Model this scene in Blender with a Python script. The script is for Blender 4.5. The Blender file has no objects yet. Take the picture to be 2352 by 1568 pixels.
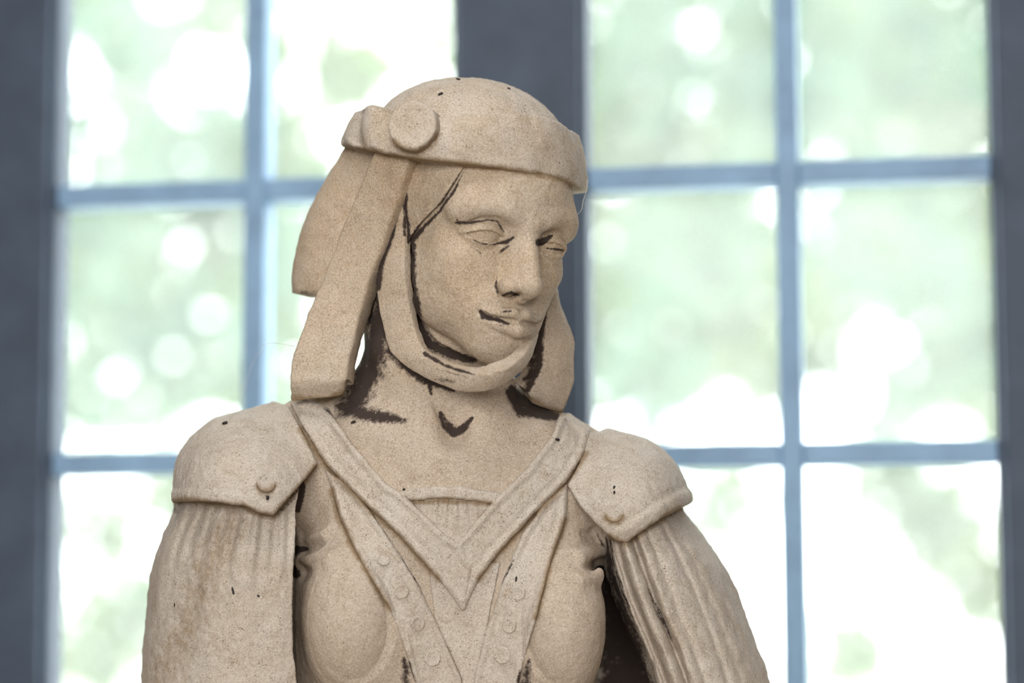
import bpy, math, random
import numpy as np
from mathutils import Matrix, Euler, Vector

# ------------------------------------------------------------------ camera, sky, sun, lights
scene = bpy.context.scene
CAMZ = 1.35
FPX = 5553.0                       # focal length in pixels of the 2352 px wide frame
cam_data = bpy.data.cameras.new('camera')
cam = bpy.data.objects.new('camera', cam_data)
scene.collection.objects.link(cam)
cam_data.sensor_width = 36.0
cam_data.lens = 36.0 * FPX / 2352.0
cam.location = (0, 0, CAMZ)
CAM_R = Matrix.Rotation(math.radians(90 + 6.44), 3, 'X') @ Matrix.Rotation(math.radians(-0.18), 3, 'Z')
cam.rotation_euler = CAM_R.to_euler()
cam_data.clip_start = 0.05
cam_data.clip_end = 200
cam_data.dof.use_dof = True
cam_data.dof.focus_distance = 1.985
cam_data.dof.aperture_fstop = 2.0
scene.camera = cam
scene.view_settings.view_transform = 'Standard'
scene.view_settings.look = 'None'
scene.view_settings.gamma = 1.0
scene.view_settings.use_curve_mapping = False
scene.view_settings.exposure = 0.0

world = bpy.data.worlds.new('overcast_sky')
scene.world = world
world.use_nodes = True
wbg = world.node_tree.nodes['Background']
wbg.inputs['Color'].default_value = (0.93, 0.985, 1.0, 1)
wbg.inputs['Strength'].default_value = 7.0

def lamp(name, kind, loc, target, energy, color, size=None, size_y=None, angle=None):
    d = bpy.data.lights.new(name, kind)
    o = bpy.data.objects.new(name, d)
    scene.collection.objects.link(o)
    o.location = loc
    o.rotation_euler = (Vector(target) - Vector(loc)).to_track_quat('-Z', 'Y').to_euler()
    d.energy = energy
    d.color = color
    if size:
        d.shape = 'RECTANGLE'; d.size = size; d.size_y = size_y or size
    if angle is not None:
        d.angle = angle
    return o

lamp('sun', 'SUN', (-4, -6, 10), (0.5, 9, 0), 2.4, (1.0, 0.95, 0.84), angle=math.radians(1))
# added area lights behind the camera and overhead; wall and ceiling stay solid
lamp('window_daylight', 'AREA', (-0.55, -3.0, 2.15), (-0.55, 2.0, 2.15), 186, (1.0, 0.962, 0.905), 3.0, 1.8)
lamp('roof_daylight', 'AREA', (-0.2, 0.9, 3.36), (-0.2, 0.9001, 0.0), 24, (1.0, 0.985, 0.96), 1.2, 1.0)

# ------------------------------------------------------------------ helpers
COL = scene.collection
rng = np.random.default_rng(7)
random.seed(7)
CR = np.array(CAM_R)

def to_world(v):
    """statue frame (x right, y away from the viewer, z up; origin 2 m along the lens axis) to world"""
    v = np.asarray(v, dtype=np.float64)
    c = np.stack([v[..., 0], v[..., 2], -(2.0 + v[..., 1])], -1)
    return c @ CR.T + np.array([0, 0, CAMZ])

def from_world(w):
    c = (np.asarray(w, float) - np.array([0, 0, CAMZ])) @ CR
    return np.stack([c[..., 0], -c[..., 2] - 2.0, c[..., 1]], -1)

def P(px, py, y):
    d = (2.0 + y) / FPX
    return np.array([(px - 1176.0) * d, y, (784.0 - py) * d])

def PP(rows):
    return np.array([P(*r) for r in rows])

def link(name, me, parent=None):
    o = bpy.data.objects.new(name, me)
    COL.objects.link(o)
    if parent is not None:
        o.parent = parent
        o.matrix_parent_inverse = parent.matrix_world.inverted()
    return o

def tag(o, label=None, category=None, group=None, kind=None):
    if label: o['label'] = label
    if category: o['category'] = category
    if group: o['group'] = group
    if kind: o['kind'] = kind
    return o

def mesh_from(name, verts, faces, mat, parent=None, smooth=True, stain_shade=None, ochre=None):
    me = bpy.data.meshes.new(name)
    verts = np.asarray(verts, np.float32)
    if isinstance(faces, np.ndarray):
        n, k = faces.shape
        me.vertices.add(len(verts)); me.vertices.foreach_set('co', verts.ravel())
        me.loops.add(n * k); me.loops.foreach_set('vertex_index', faces.astype(np.int32).ravel())
        me.polygons.add(n)
        me.polygons.foreach_set('loop_start', np.arange(0, n * k, k, dtype=np.int32))
        me.update(calc_edges=True)
    else:
        me.from_pydata([tuple(v) for v in verts], [], faces)
        me.update()
    if smooth:
        me.polygons.foreach_set('use_smooth', np.ones(len(me.polygons), bool))
    if stain_shade is not None:
        a = me.attributes.new('stain', 'FLOAT', 'POINT')
        a.data.foreach_set('value', np.asarray(stain_shade, np.float32))
    if ochre is not None:
        a = me.attributes.new('ochre', 'FLOAT', 'POINT')
        a.data.foreach_set('value', np.asarray(ochre, np.float32))
    if mat: me.materials.append(mat)
    me.validate()
    return link(name, me, parent)

def box_mesh(lo, hi):
    x0, y0, z0 = lo; x1, y1, z1 = hi
    v = [(x0, y0, z0), (x1, y0, z0), (x1, y1, z0), (x0, y1, z0), (x0, y0, z1), (x1, y0, z1), (x1, y1, z1), (x0, y1, z1)]
    f = [(0, 3, 2, 1), (4, 5, 6, 7), (0, 1, 5, 4), (1, 2, 6, 5), (2, 3, 7, 6), (3, 0, 4, 7)]
    return v, f

def bevel(o, w, seg=2):
    m = o.modifiers.new('bevel', 'BEVEL'); m.width = w; m.segments = seg; m.limit_method = 'ANGLE'
    return o

# ------------------------------------------------------------------ materials
def new_mat(name):
    m = bpy.data.materials.new(name); m.use_nodes = True
    nt = m.node_tree; b = nt.nodes['Principled BSDF']
    return m, nt, b

def N(nt, t, **kw):
    n = nt.nodes.new(t)
    for k, v in kw.items():
        if k in n.inputs: n.inputs[k].default_value = v
        else: setattr(n, k, v)
    return n

def noise(nt, vec, scale, detail=4, rough=0.55, dist=0.0):
    n = nt.nodes.new('ShaderNodeTexNoise')
    n.inputs['Scale'].default_value = scale
    n.inputs['Detail'].default_value = detail
    n.inputs['Roughness'].default_value = rough
    n.inputs['Distortion'].default_value = dist
    nt.links.new(vec, n.inputs['Vector'])
    return n.outputs['Fac']

def ramp(nt, fac, lo, hi, a=0.0, b=1.0):
    n = nt.nodes.new('ShaderNodeMapRange')
    n.inputs['From Min'].default_value = lo; n.inputs['From Max'].default_value = hi
    n.inputs['To Min'].default_value = a; n.inputs['To Max'].default_value = b
    nt.links.new(fac, n.inputs['Value'])
    return n.outputs['Result']

def mix(nt, fac, a, b, mode='MIX'):
    n = nt.nodes.new('ShaderNodeMix'); n.data_type = 'RGBA'; n.blend_type = mode
    for sock, val in ((n.inputs[0], fac), (n.inputs[6], a), (n.inputs[7], b)):
        if hasattr(val, 'links'): nt.links.new(val, sock)
        elif isinstance(val, (int, float)): sock.default_value = val
        else: sock.default_value = (*val, 1)
    return n.outputs[2]

def math_n(nt, op, a, b):
    n = nt.nodes.new('ShaderNodeMath'); n.operation = op
    for s, v in ((n.inputs[0], a), (n.inputs[1], b)):
        if hasattr(v, 'links'): nt.links.new(v, s)
        else: s.default_value = v
    return n.outputs[0]

def stone_material(name, base, warm, grey, speck=0.5, greyness=0.5):
    m, nt, b = new_mat(name)
    geo = nt.nodes.new('ShaderNodeNewGeometry')
    p = geo.outputs['Position']
    grain = math_n(nt, 'ADD', math_n(nt, 'MULTIPLY', noise(nt, p, 1700, 2, 0.6), 0.65), math_n(nt, 'MULTIPLY', noise(nt, p, 620, 2, 0.6), 0.35))
    mid = noise(nt, p, 120, 4, 0.6)
    big = noise(nt, p, 14, 5, 0.6, 0.4)
    big2 = noise(nt, p, 22, 4, 0.6, 0.6)
    c = mix(nt, ramp(nt, big, 0.42, 0.66), base, warm)
    c = mix(nt, ramp(nt, big2, 0.48, 0.68, 0, greyness), c, grey)
    # the lower part of the figure is more washed out and greyer than the head
    sep = nt.nodes.new('ShaderNodeSeparateXYZ'); nt.links.new(p, sep.inputs[0])
    c = mix(nt, ramp(nt, sep.outputs['Z'], 1.62, 1.50, 0, 0.55), c, grey)
    # patchy brown weathering
    wth = noise(nt, p, 48, 6, 0.72, 0.5)
    c = mix(nt, ramp(nt, wth, 0.50, 0.72, 0, 0.62), c, (0.35, 0.26, 0.17))
    # sand grains: light and dark
    c = mix(nt, ramp(nt, grain, 0.48, 0.62, 0.0, 0.62), c, (0.80, 0.745, 0.68))
    c = mix(nt, ramp(nt, grain, 0.47, 0.34, 0.0, 0.62), c, (0.22, 0.17, 0.12))
    # brown speckles and pits
    sp = noise(nt, p, 760, 3, 0.55)
    spm = math_n(nt, 'MULTIPLY', ramp(nt, sp, 0.57, 0.66), ramp(nt, mid, 0.40, 0.62))
    c = mix(nt, math_n(nt, 'MULTIPLY', spm, speck), c, (0.15, 0.095, 0.055))
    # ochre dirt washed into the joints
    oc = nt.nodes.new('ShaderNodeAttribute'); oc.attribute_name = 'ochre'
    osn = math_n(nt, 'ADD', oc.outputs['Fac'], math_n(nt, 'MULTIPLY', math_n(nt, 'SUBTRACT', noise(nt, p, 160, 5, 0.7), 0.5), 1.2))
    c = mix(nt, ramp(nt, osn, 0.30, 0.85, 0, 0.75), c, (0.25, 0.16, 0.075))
    # dark grime stains plus painted shade in the gaps between parts, ragged edges
    at = nt.nodes.new('ShaderNodeAttribute'); at.attribute_name = 'stain'
    rag = math_n(nt, 'ADD', math_n(nt, 'MULTIPLY', noise(nt, p, 300, 6, 0.8), 0.6), math_n(nt, 'MULTIPLY', noise(nt, p, 95, 4, 0.6), 0.4))
    s = math_n(nt, 'ADD', at.outputs['Fac'], math_n(nt, 'MULTIPLY', math_n(nt, 'SUBTRACT', rag, 0.5), 2.3))
    sm = ramp(nt, s, 0.42, 0.80)
    c = mix(nt, sm, c, (0.060, 0.044, 0.038))
    nt.links.new(c, b.inputs['Base Color'])
    b.inputs['Roughness'].default_value = 0.93
    b.inputs['Specular IOR Level'].default_value = 0.18
    h = math_n(nt, 'ADD', math_n(nt, 'MULTIPLY', grain, 0.6), math_n(nt, 'MULTIPLY', mid, 0.4))
    bp = nt.nodes.new('ShaderNodeBump')
    bp.inputs['Strength'].default_value = 0.8
    bp.inputs['Distance'].default_value = 0.0016
    nt.links.new(h, bp.inputs['Height'])
    nt.links.new(bp.outputs['Normal'], b.inputs['Normal'])
    return m

STONE = stone_material('warm_sandstone', (0.55, 0.435, 0.32), (0.51, 0.375, 0.24), (0.54, 0.46, 0.385), 0.6, 0.45)
STONE2 = stone_material('pale_weathered_sandstone', (0.57, 0.49, 0.405), (0.53, 0.425, 0.315), (0.585, 0.53, 0.48), 0.85, 0.75)

def paint(name, col, rough=0.5, var=0.15, spec=0.5):
    m, nt, b = new_mat(name)
    geo = nt.nodes.new('ShaderNodeNewGeometry')
    n = noise(nt, geo.outputs['Position'], 18, 5, 0.6)
    c = mix(nt, ramp(nt, n, 0.3, 0.7), tuple(x * (1 - var) for x in col), tuple(min(1, x * (1 + var)) for x in col))
    nt.links.new(c, b.inputs['Base Color'])
    b.inputs['Roughness'].default_value = rough
    b.inputs['Specular IOR Level'].default_value = spec
    return m

FRAME = paint('blue_grey_frame_paint', (0.064, 0.086, 0.127), 0.5, 0.15, 0.2)
SASH = paint('light_blue_grey_sash_paint', (0.225, 0.365, 0.55), 0.5, 0.15, 0.3)  # muntins coloured lighter than the posts to imitate glare from outside
WALL = paint('grey_plaster', (0.20, 0.19, 0.18), 0.9)
WALL_IN = paint('grey_brown_plaster', (0.26, 0.24, 0.22), 0.9)
FLOOR = paint('stone_floor', (0.32, 0.28, 0.24), 0.7)
GROUND = paint('pale_gravel', (0.62, 0.60, 0.52), 0.95)
SPECK = paint('dark_husk', (0.018, 0.012, 0.009), 0.6)

def glass_material():
    m, nt, b = new_mat('dusty_window_glass')
    nt.nodes.remove(b)
    out = nt.nodes['Material Output']
    geo = nt.nodes.new('ShaderNodeNewGeometry')
    tr = nt.nodes.new('ShaderNodeBsdfTransparent'); tr.inputs['Color'].default_value = (0.97, 0.99, 0.98, 1)
    glare_veil = nt.nodes.new('ShaderNodeBsdfTranslucent'); glare_veil.inputs['Color'].default_value = (0.9, 0.95, 0.93, 1)  # pale translucent film added to imitate veiling glare over the view
    gl = nt.nodes.new('ShaderNodeBsdfGlossy'); gl.inputs['Roughness'].default_value = 0.05
    n = noise(nt, geo.outputs['Position'], 9, 5, 0.6)
    m1 = nt.nodes.new('ShaderNodeMixShader')
    nt.links.new(ramp(nt, n, 0.3, 0.7, 0.060, 0.078), m1.inputs[0])
    nt.links.new(tr.outputs[0], m1.inputs[1]); nt.links.new(glare_veil.outputs[0], m1.inputs[2])
    m2 = nt.nodes.new('ShaderNodeMixShader'); m2.inputs[0].default_value = 0.006
    nt.links.new(m1.outputs[0], m2.inputs[1]); nt.links.new(gl.outputs[0], m2.inputs[2])
    nt.links.new(m2.outputs[0], out.inputs['Surface'])
    return m
GLASS = glass_material()

def leaf_material(name, a, bcol):
    m, nt, b = new_mat(name)
    nt.nodes.remove(b)
    out = nt.nodes['Material Output']
    geo = nt.nodes.new('ShaderNodeNewGeometry')
    n = noise(nt, geo.outputs['Position'], 1.7, 3, 0.6)
    c = mix(nt, ramp(nt, n, 0.35, 0.65), a, bcol)
    d = nt.nodes.new('ShaderNodeBsdfDiffuse'); t = nt.nodes.new('ShaderNodeBsdfTranslucent')
    nt.links.new(c, d.inputs['Color']); nt.links.new(c, t.inputs['Color'])
    mx = nt.nodes.new('ShaderNodeMixShader'); mx.inputs[0].default_value = 0.5
    nt.links.new(d.outputs[0], mx.inputs[1]); nt.links.new(t.outputs[0], mx.inputs[2])
    nt.links.new(mx.outputs[0], out.inputs['Surface'])
    return m
LEAF = leaf_material('green_leaves', (0.15, 0.205, 0.125), (0.20, 0.25, 0.115))
LEAF2 = leaf_material('blue_green_leaves', (0.125, 0.185, 0.14), (0.155, 0.215, 0.15))
BARK = paint('grey_bark', (0.22, 0.18, 0.14), 0.95)

# ------------------------------------------------------------------ the room
WY = math.radians(-9.43)           # the window wall is turned a little to the lens
WD = 2.6
WT = np.array([math.cos(WY), math.sin(WY), 0.0])
WN = np.array([-math.sin(WY), math.cos(WY), 0.0])   # outward
WM = Matrix(((WT[0], WN[0], 0, 0), (WT[1], WN[1], 0, WD), (0, 0, 1, 0), (0, 0, 0, 1)))
# wall frame: u along the wall, w outward, z up (room floor = 0)

def wall_box(name, u0, u1, w0, w1, z0, z1, mat, parent=None, bev=0.0):
    v, f = box_mesh((u0, w0, z0), (u1, w1, z1))
    v = [WM @ Vector(p) for p in v]
    o = mesh_from(name, v, f, mat, parent, smooth=False)
    if bev: bevel(o, bev)
    return o

ROWS = [CAMZ + 0.1815 + 0.3020 * k - 0.012 for k in range(-3, 4)]   # centre heights of the cross bars
ZB, ZT = ROWS[0], ROWS[-1]

def empty(name, loc):
    o = bpy.data.objects.new(name, None); COL.objects.link(o); o.location = loc
    o.empty_display_size = 0.1
    return o

def casement(n, u0, u1, um, label):
    """glazed casement: glass opening u0..u1 with one upright bar centred at um"""
    base = empty('window_%d' % n, WM @ Vector(((u0 + u1) / 2, 0, ZB)))
    bpy.context.view_layer.update()
    tag(base, label, 'window', kind='structure')
    st = 0.034
    for a, b_ in ((u0 - st, u0), (u1, u1 + st)):
        wall_box('stile', a, b_, 0.0, 0.05, ZB - 0.06, ZT + 0.06, FRAME, base, 0.003)
    wall_box('rail', u0, u1, 0.0, 0.05, ZB - 0.06, ZB, FRAME, base, 0.003)
    wall_box('rail', u0, u1, 0.0, 0.05, ZT, ZT + 0.06, FRAME, base, 0.003)
    for z in ROWS[1:-1]:
        for a, b_ in ((u0, um - 0.012), (um + 0.012, u1)):
            wall_box('muntin', a, b_, 0.003, 0.046, z - 0.0140, z + 0.0105, SASH, base, 0.003)
    wall_box('muntin', um - 0.012, um + 0.012, 0.002, 0.048, ZB, ZT, SASH, base, 0.003)
    pane = None
    for i in range(len(ROWS) - 1):
        for a, b_ in ((u0, um), (um, u1)):
            wall_box('pane', a + 0.004, b_ - 0.004, 0.028, 0.032, ROWS[i] + 0.004, ROWS[i + 1] - 0.004, GLASS, base)

casement(1, -0.520, -0.065, -0.2905, 'dark framed window casement behind the left shoulder of the statue')
casement(2, 0.083, 0.513, 0.299, 'dark framed window casement to the right of the statue')

def struct(o, label):
    return tag(o, label, None, kind='structure')

struct(wall_box('trim_1', -0.058, 0.076, -0.012, 0.07, 0.0, 3.4, FRAME, bev=0.004), 'dark blue-grey post between the two windows')
struct(wall_box('trim_2', -0.640, -0.527, -0.012, 0.07, 0.0, 3.4, FRAME, bev=0.004), 'dark post at the left edge of the left window')
struct(wall_box('trim_3', 0.520, 0.635, -0.012, 0.07, 0.0, 3.4, FRAME, bev=0.004), 'dark post at the right edge of the right window')
for i, (a, b_) in enumerate(((-0.554, -0.031), (0.049, 0.547))):
    struct(wall_box('wall_below_window_%d' % (i + 1), a, b_, 0.0, 0.07, 0.0, ZB - 0.06, WALL), 'grey plaster wall under a window')
    struct(wall_box('wall_above_window_%d' % (i + 1), a, b_, 0.0, 0.07, ZT + 0.06, 3.4, WALL), 'grey plaster wall over a window')
struct(wall_box('wall_front_left', -3.1, -0.640, 0.0, 0.07, 0.0, 3.4, WALL), 'grey plaster wall left of the windows')
struct(wall_box('wall_front_right', 0.635, 3.1, 0.0, 0.07, 0.0, 3.4, WALL), 'grey plaster wall right of the windows')

def plain_box(name, lo, hi, mat, parent=None):
    v, f = box_mesh(lo, hi)
    return mesh_from(name, v, f, mat, parent, smooth=False)

struct(plain_box('floor', (-3.1, -3.1, -0.1), (3.1, 3.2, 0.0), FLOOR), 'stone floor of the room')
struct(plain_box('wall_left', (-3.2, -3.1, 0), (-3.05, 3.15, 3.4), WALL_IN), 'pale plaster wall on the left of the room')
struct(plain_box('wall_right', (3.05, -3.1, 0), (3.2, 2.2, 3.4), WALL_IN), 'pale plaster wall on the right of the room')
struct(plain_box('ceiling', (-3.2, -3.2, 3.4), (3.2, 3.2, 3.5), WALL_IN), 'pale plaster ceiling')
struct(plain_box('wall_back', (-3.2, -3.25, 0), (3.2, -3.1, 3.4), WALL_IN), 'pale plaster wall behind the photographer')

def added_window_frame(n, origin, ex, ey, w, h, nx, ny, label):
    """window on a plane: origin = lower left corner, ex / ey unit vectors in the plane"""
    ex = Vector(ex); ey = Vector(ey); en = (Vector((0, 1, 0)) if abs(ey.z) > 0.5 else Vector((0, 0, -1))); o0 = Vector(origin)
    base = empty('window_%d' % n, o0); bpy.context.view_layer.update()
    tag(base, label, 'window', kind='structure')
    def bar(name, a0, a1, b0, b1, d0, d1, mat):
        v, f = box_mesh((a0, b0, d0), (a1, b1, d1))
        return mesh_from(name, [o0 + ex * p[0] + ey * p[1] + en * p[2] for p in v], f, mat, base, smooth=False)
    t = 0.06
    bar('stile', -t, 0, -t, h + t, 0, 0.05, FRAME); bar('stile', w, w + t, -t, h + t, 0, 0.05, FRAME)
    bar('rail', 0, w, -t, 0, 0, 0.05, FRAME); bar('rail', 0, w, h, h + t, 0, 0.05, FRAME)
    for i in range(1, nx): bar('muntin', w * i / nx - 0.012, w * i / nx + 0.012, 0, h, 0.0, 0.035, SASH)
    for j in range(1, ny): bar('muntin', 0, w, h * j / ny - 0.012, h * j / ny + 0.012, 0.0, 0.035, SASH)
    for i in range(nx):
        for j in range(ny):
            bar('pane', w * i / nx + 0.013, w * (i + 1) / nx - 0.013, h * j / ny + 0.013, h * (j + 1) / ny - 0.013, 0.010, 0.014, GLASS)
added_window_frame(3, (-2.05, -3.1, 1.25), (1, 0, 0), (0, 0, 1), 3.0, 1.8, 6, 3, 'wide glazed window behind the photographer')  # frame added round the back light; the wall has no opening
added_window_frame(4, (-0.8, 0.4, 3.4), (1, 0, 0), (0, 1, 0), 1.2, 1.0, 2, 2, 'glazed roof light in the ceiling')  # frame added round the overhead light; the ceiling is closed

# ------------------------------------------------------------------ distance-field sculpting
class Vol:
    def __init__(self, lo, hi, h):
        self.lo = np.array(lo, float); self.h = h
        self.n = np.ceil((np.array(hi, float) - self.lo) / h).astype(int) + 1
        self.ax = [(self.lo[i] + h * np.arange(self.n[i])).astype(np.float32) for i in range(3)]
        self.F = np.full(self.n, 0.05, np.float32)
    def sl(self, lo, hi):
        a = np.clip(np.floor((np.asarray(lo) - self.lo) / self.h).astype(int), 0, self.n)
        b = np.clip(np.ceil((np.asarray(hi) - self.lo) / self.h).astype(int) + 1, 0, self.n)
        return tuple(slice(int(x), int(y)) for x, y in zip(a, b))
    def xyz(self, s):
        return (self.ax[0][s[0]][:, None, None], self.ax[1][s[1]][None, :, None], self.ax[2][s[2]][None, None, :])

def smin(a, b, k):
    if k <= 0: return np.minimum(a, b)
    h = np.maximum(k - np.abs(a - b), 0) / k
    return np.minimum(a, b) - h * h * (k * 0.25)
def smax(a, b, k):
    return -smin(-a, -b, k)

def sd_ell(x, y, z, c, r, R=None):
    x, y, z = x - c[0], y - c[1], z - c[2]
    if R is not None:
        x, y, z = (R[0][0] * x + R[0][1] * y + R[0][2] * z, R[1][0] * x + R[1][1] * y + R[1][2] * z, R[2][0] * x + R[2][1] * y + R[2][2] * z)
    k0 = np.sqrt((x / r[0]) ** 2 + (y / r[1]) ** 2 + (z / r[2]) ** 2)
    k1 = np.sqrt((x / r[0] ** 2) ** 2 + (y / r[1] ** 2) ** 2 + (z / r[2] ** 2) ** 2) + 1e-6
    return k0 * (k0 - 1) / k1

def sd_cap(x, y, z, a, b, ra, rb):
    a = np.asarray(a, float); b = np.asarray(b, float); d = b - a; L2 = float(d @ d) + 1e-12
    t = np.clip(((x - a[0]) * d[0] + (y - a[1]) * d[1] + (z - a[2]) * d[2]) / L2, 0, 1)
    return np.sqrt((x - a[0] - t * d[0]) ** 2 + (y - a[1] - t * d[1]) ** 2 + (z - a[2] - t * d[2]) ** 2) - (ra + (rb - ra) * t)

def surface_nets(F, lo, h):
    S = F < 0
    nx, ny, nz = F.shape
    cnt = np.zeros((nx - 1, ny - 1, nz - 1), np.uint8)
    for i in (0, 1):
        for j in (0, 1):
            for k in (0, 1):
                cnt += S[i:nx - 1 + i, j:ny - 1 + j, k:nz - 1 + k]
    act = (cnt > 0) & (cnt < 8)
    I = np.argwhere(act)
    idx = np.full(act.shape, -1, np.int32); idx[act] = np.arange(len(I), dtype=np.int32)
    del cnt
    corners = [(i, j, k) for i in (0, 1) for j in (0, 1) for k in (0, 1)]
    val = {c: F[I[:, 0] + c[0], I[:, 1] + c[1], I[:, 2] + c[2]] for c in corners}
    acc = np.zeros((len(I), 3), np.float32); n = np.zeros(len(I), np.float32)
    for a in corners:
        for ax in range(3):
            if a[ax]: continue
            b = list(a); b[ax] = 1; b = tuple(b)
            va, vb = val[a], val[b]
            m = (va < 0) != (vb < 0)
            t = np.where(m, va / np.where(m, va - vb, 1), 0)
            p = np.tile(np.array(a, np.float32), (len(I), 1)); p[:, ax] += t
            acc[m] += p[m]; n[m] += 1
    V = (I + acc / n[:, None]) * h + np.asarray(lo)
    quads = []
    for ax in range(3):
        o = [i for i in range(3) if i != ax]
        s0 = [slice(None)] * 3; s1 = [slice(None)] * 3
        s0[ax] = slice(0, -1); s1[ax] = slice(1, None)
        e = np.argwhere(S[tuple(s0)] != S[tuple(s1)])
        ok = (e[:, o[0]] > 0) & (e[:, o[1]] > 0) & (e[:, o[0]] < F.shape[o[0]] - 1) & (e[:, o[1]] < F.shape[o[1]] - 1)
        e = e[ok]
        q = []
        for da, db in ((-1, -1), (0, -1), (0, 0), (-1, 0)):
            c = e.copy(); c[:, o[0]] += da; c[:, o[1]] += db
            q.append(idx[c[:, 0], c[:, 1], c[:, 2]])
        q = np.stack(q, 1)
        inside = S[e[:, 0], e[:, 1], e[:, 2]]
        flip = inside if ax != 1 else ~inside
        q[~flip] = q[~flip][:, ::-1]
        quads.append(q)
    Q = np.concatenate(quads)
    return V, Q

# value noise on points, for the worn look of the carving
_G = np.random.default_rng(3).random((32, 32, 32)).astype(np.float32)
def vnoise(p, scale):
    q = np.asarray(p, np.float64) * scale
    i = np.floor(q).astype(int); f = q - i; f = f * f * (3 - 2 * f)
    r = 0
    for a in (0, 1):
        for b in (0, 1):
            for c in (0, 1):
                w = (f[:, 0] if a else 1 - f[:, 0]) * (f[:, 1] if b else 1 - f[:, 1]) * (f[:, 2] if c else 1 - f[:, 2])
                r = r + w * _G[(i[:, 0] + a) % 32, (i[:, 1] + b) % 32, (i[:, 2] + c) % 32]
    return r - 0.5

def to_px(V):
    d = FPX / (2.0 + V[:, 1])
    return 1176 + V[:, 0] * d, 784 - V[:, 2] * d

def seg_dist(px, py, a, b):
    ax, ay = a[:2]; bx, by = b[:2]
    dx, dy = bx - ax, by - ay
    t = np.clip(((px - ax) * dx + (py - ay) * dy) / (dx * dx + dy * dy + 1e-9), 0, 1)
    return np.hypot(px - ax - t * dx, py - ay - t * dy), t

def stain_shade_at(V, strokes):
    """0..1 grime on the carved surface: strokes are polylines of (px, py, radius)"""
    px, py = to_px(V)
    s = np.zeros(len(V))
    for st in strokes:
        pts = st['p']; ymin = st.get('y', (-9, 9)); g = st.get('g', 1.0); soft = st.get('soft', 1.0)
        m = (V[:, 1] > ymin[0]) & (V[:, 1] < ymin[1])
        best = np.zeros(len(V))
        for a, b in zip(pts[:-1], pts[1:]):
            d, t = seg_dist(px, py, a, b)
            r = a[2] + (b[2] - a[2]) * t
            best = np.maximum(best, np.clip(0.5 + (r - d) / (r * 1.1 * soft + 3), 0, 1))
        s = np.maximum(s, best * m * g)
    return s

STATUE = empty('stone_statue', (-0.03, 2.06, 1.262))
bpy.context.view_layer.update()
tag(STATUE, 'weathered sandstone statue of a draped woman in a banded headdress looking down', 'statue')

# lines of ochre dirt that have gathered along the carved edges
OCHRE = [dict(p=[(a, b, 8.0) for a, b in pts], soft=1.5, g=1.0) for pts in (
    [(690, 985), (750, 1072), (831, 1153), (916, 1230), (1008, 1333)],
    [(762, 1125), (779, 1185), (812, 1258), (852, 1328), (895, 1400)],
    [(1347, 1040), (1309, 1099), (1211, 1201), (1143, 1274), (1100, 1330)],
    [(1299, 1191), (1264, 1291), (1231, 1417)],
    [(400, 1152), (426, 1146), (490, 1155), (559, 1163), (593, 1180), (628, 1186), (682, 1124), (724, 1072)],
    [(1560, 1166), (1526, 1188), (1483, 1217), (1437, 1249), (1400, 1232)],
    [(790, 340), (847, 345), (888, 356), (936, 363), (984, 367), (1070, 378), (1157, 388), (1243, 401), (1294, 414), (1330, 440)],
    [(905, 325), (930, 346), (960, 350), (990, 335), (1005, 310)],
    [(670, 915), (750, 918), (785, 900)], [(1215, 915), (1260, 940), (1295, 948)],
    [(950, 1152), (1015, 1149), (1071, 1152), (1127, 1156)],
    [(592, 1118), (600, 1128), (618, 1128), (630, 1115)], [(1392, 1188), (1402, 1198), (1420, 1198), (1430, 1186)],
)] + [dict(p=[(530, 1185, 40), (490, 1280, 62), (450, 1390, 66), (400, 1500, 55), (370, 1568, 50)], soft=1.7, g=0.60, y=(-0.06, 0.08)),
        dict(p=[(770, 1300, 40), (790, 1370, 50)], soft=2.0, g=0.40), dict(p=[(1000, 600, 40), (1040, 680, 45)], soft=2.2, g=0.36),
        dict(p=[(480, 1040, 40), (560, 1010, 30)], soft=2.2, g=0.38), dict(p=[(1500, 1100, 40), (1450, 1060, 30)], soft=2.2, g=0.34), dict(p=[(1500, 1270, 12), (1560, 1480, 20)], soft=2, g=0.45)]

def stone_part(name, V, Q, parent, strokes=(), mat=None, rough=0.0006):
    V = np.asarray(V, float)
    st = stain_shade_at(V, strokes) if strokes else np.zeros(len(V))
    oc = stain_shade_at(V, OCHRE)
    W = to_world(V); W[:, 2] = np.maximum(W[:, 2], 1.262)
    o = mesh_from(name, W, Q, mat or STONE, parent, stain_shade=st, ochre=oc)
    if rough:
        # worn, slightly uneven surface
        me = o.data; n = len(me.vertices)
        nrm = np.empty(n * 3, np.float32); me.vertices.foreach_get('normal', nrm); nrm = nrm.reshape(-1, 3)
        co = np.empty(n * 3, np.float32); me.vertices.foreach_get('co', co); co = co.reshape(-1, 3)
        d = vnoise(co, 75) * 1.5 + vnoise(co + 3.1, 190) * 0.9 + vnoise(co + 7.7, 420) * 0.7
        co = co + nrm * (d * rough)[:, None]
        me.vertices.foreach_set('co', co.astype(np.float32).ravel()); me.update()
    return o

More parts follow.
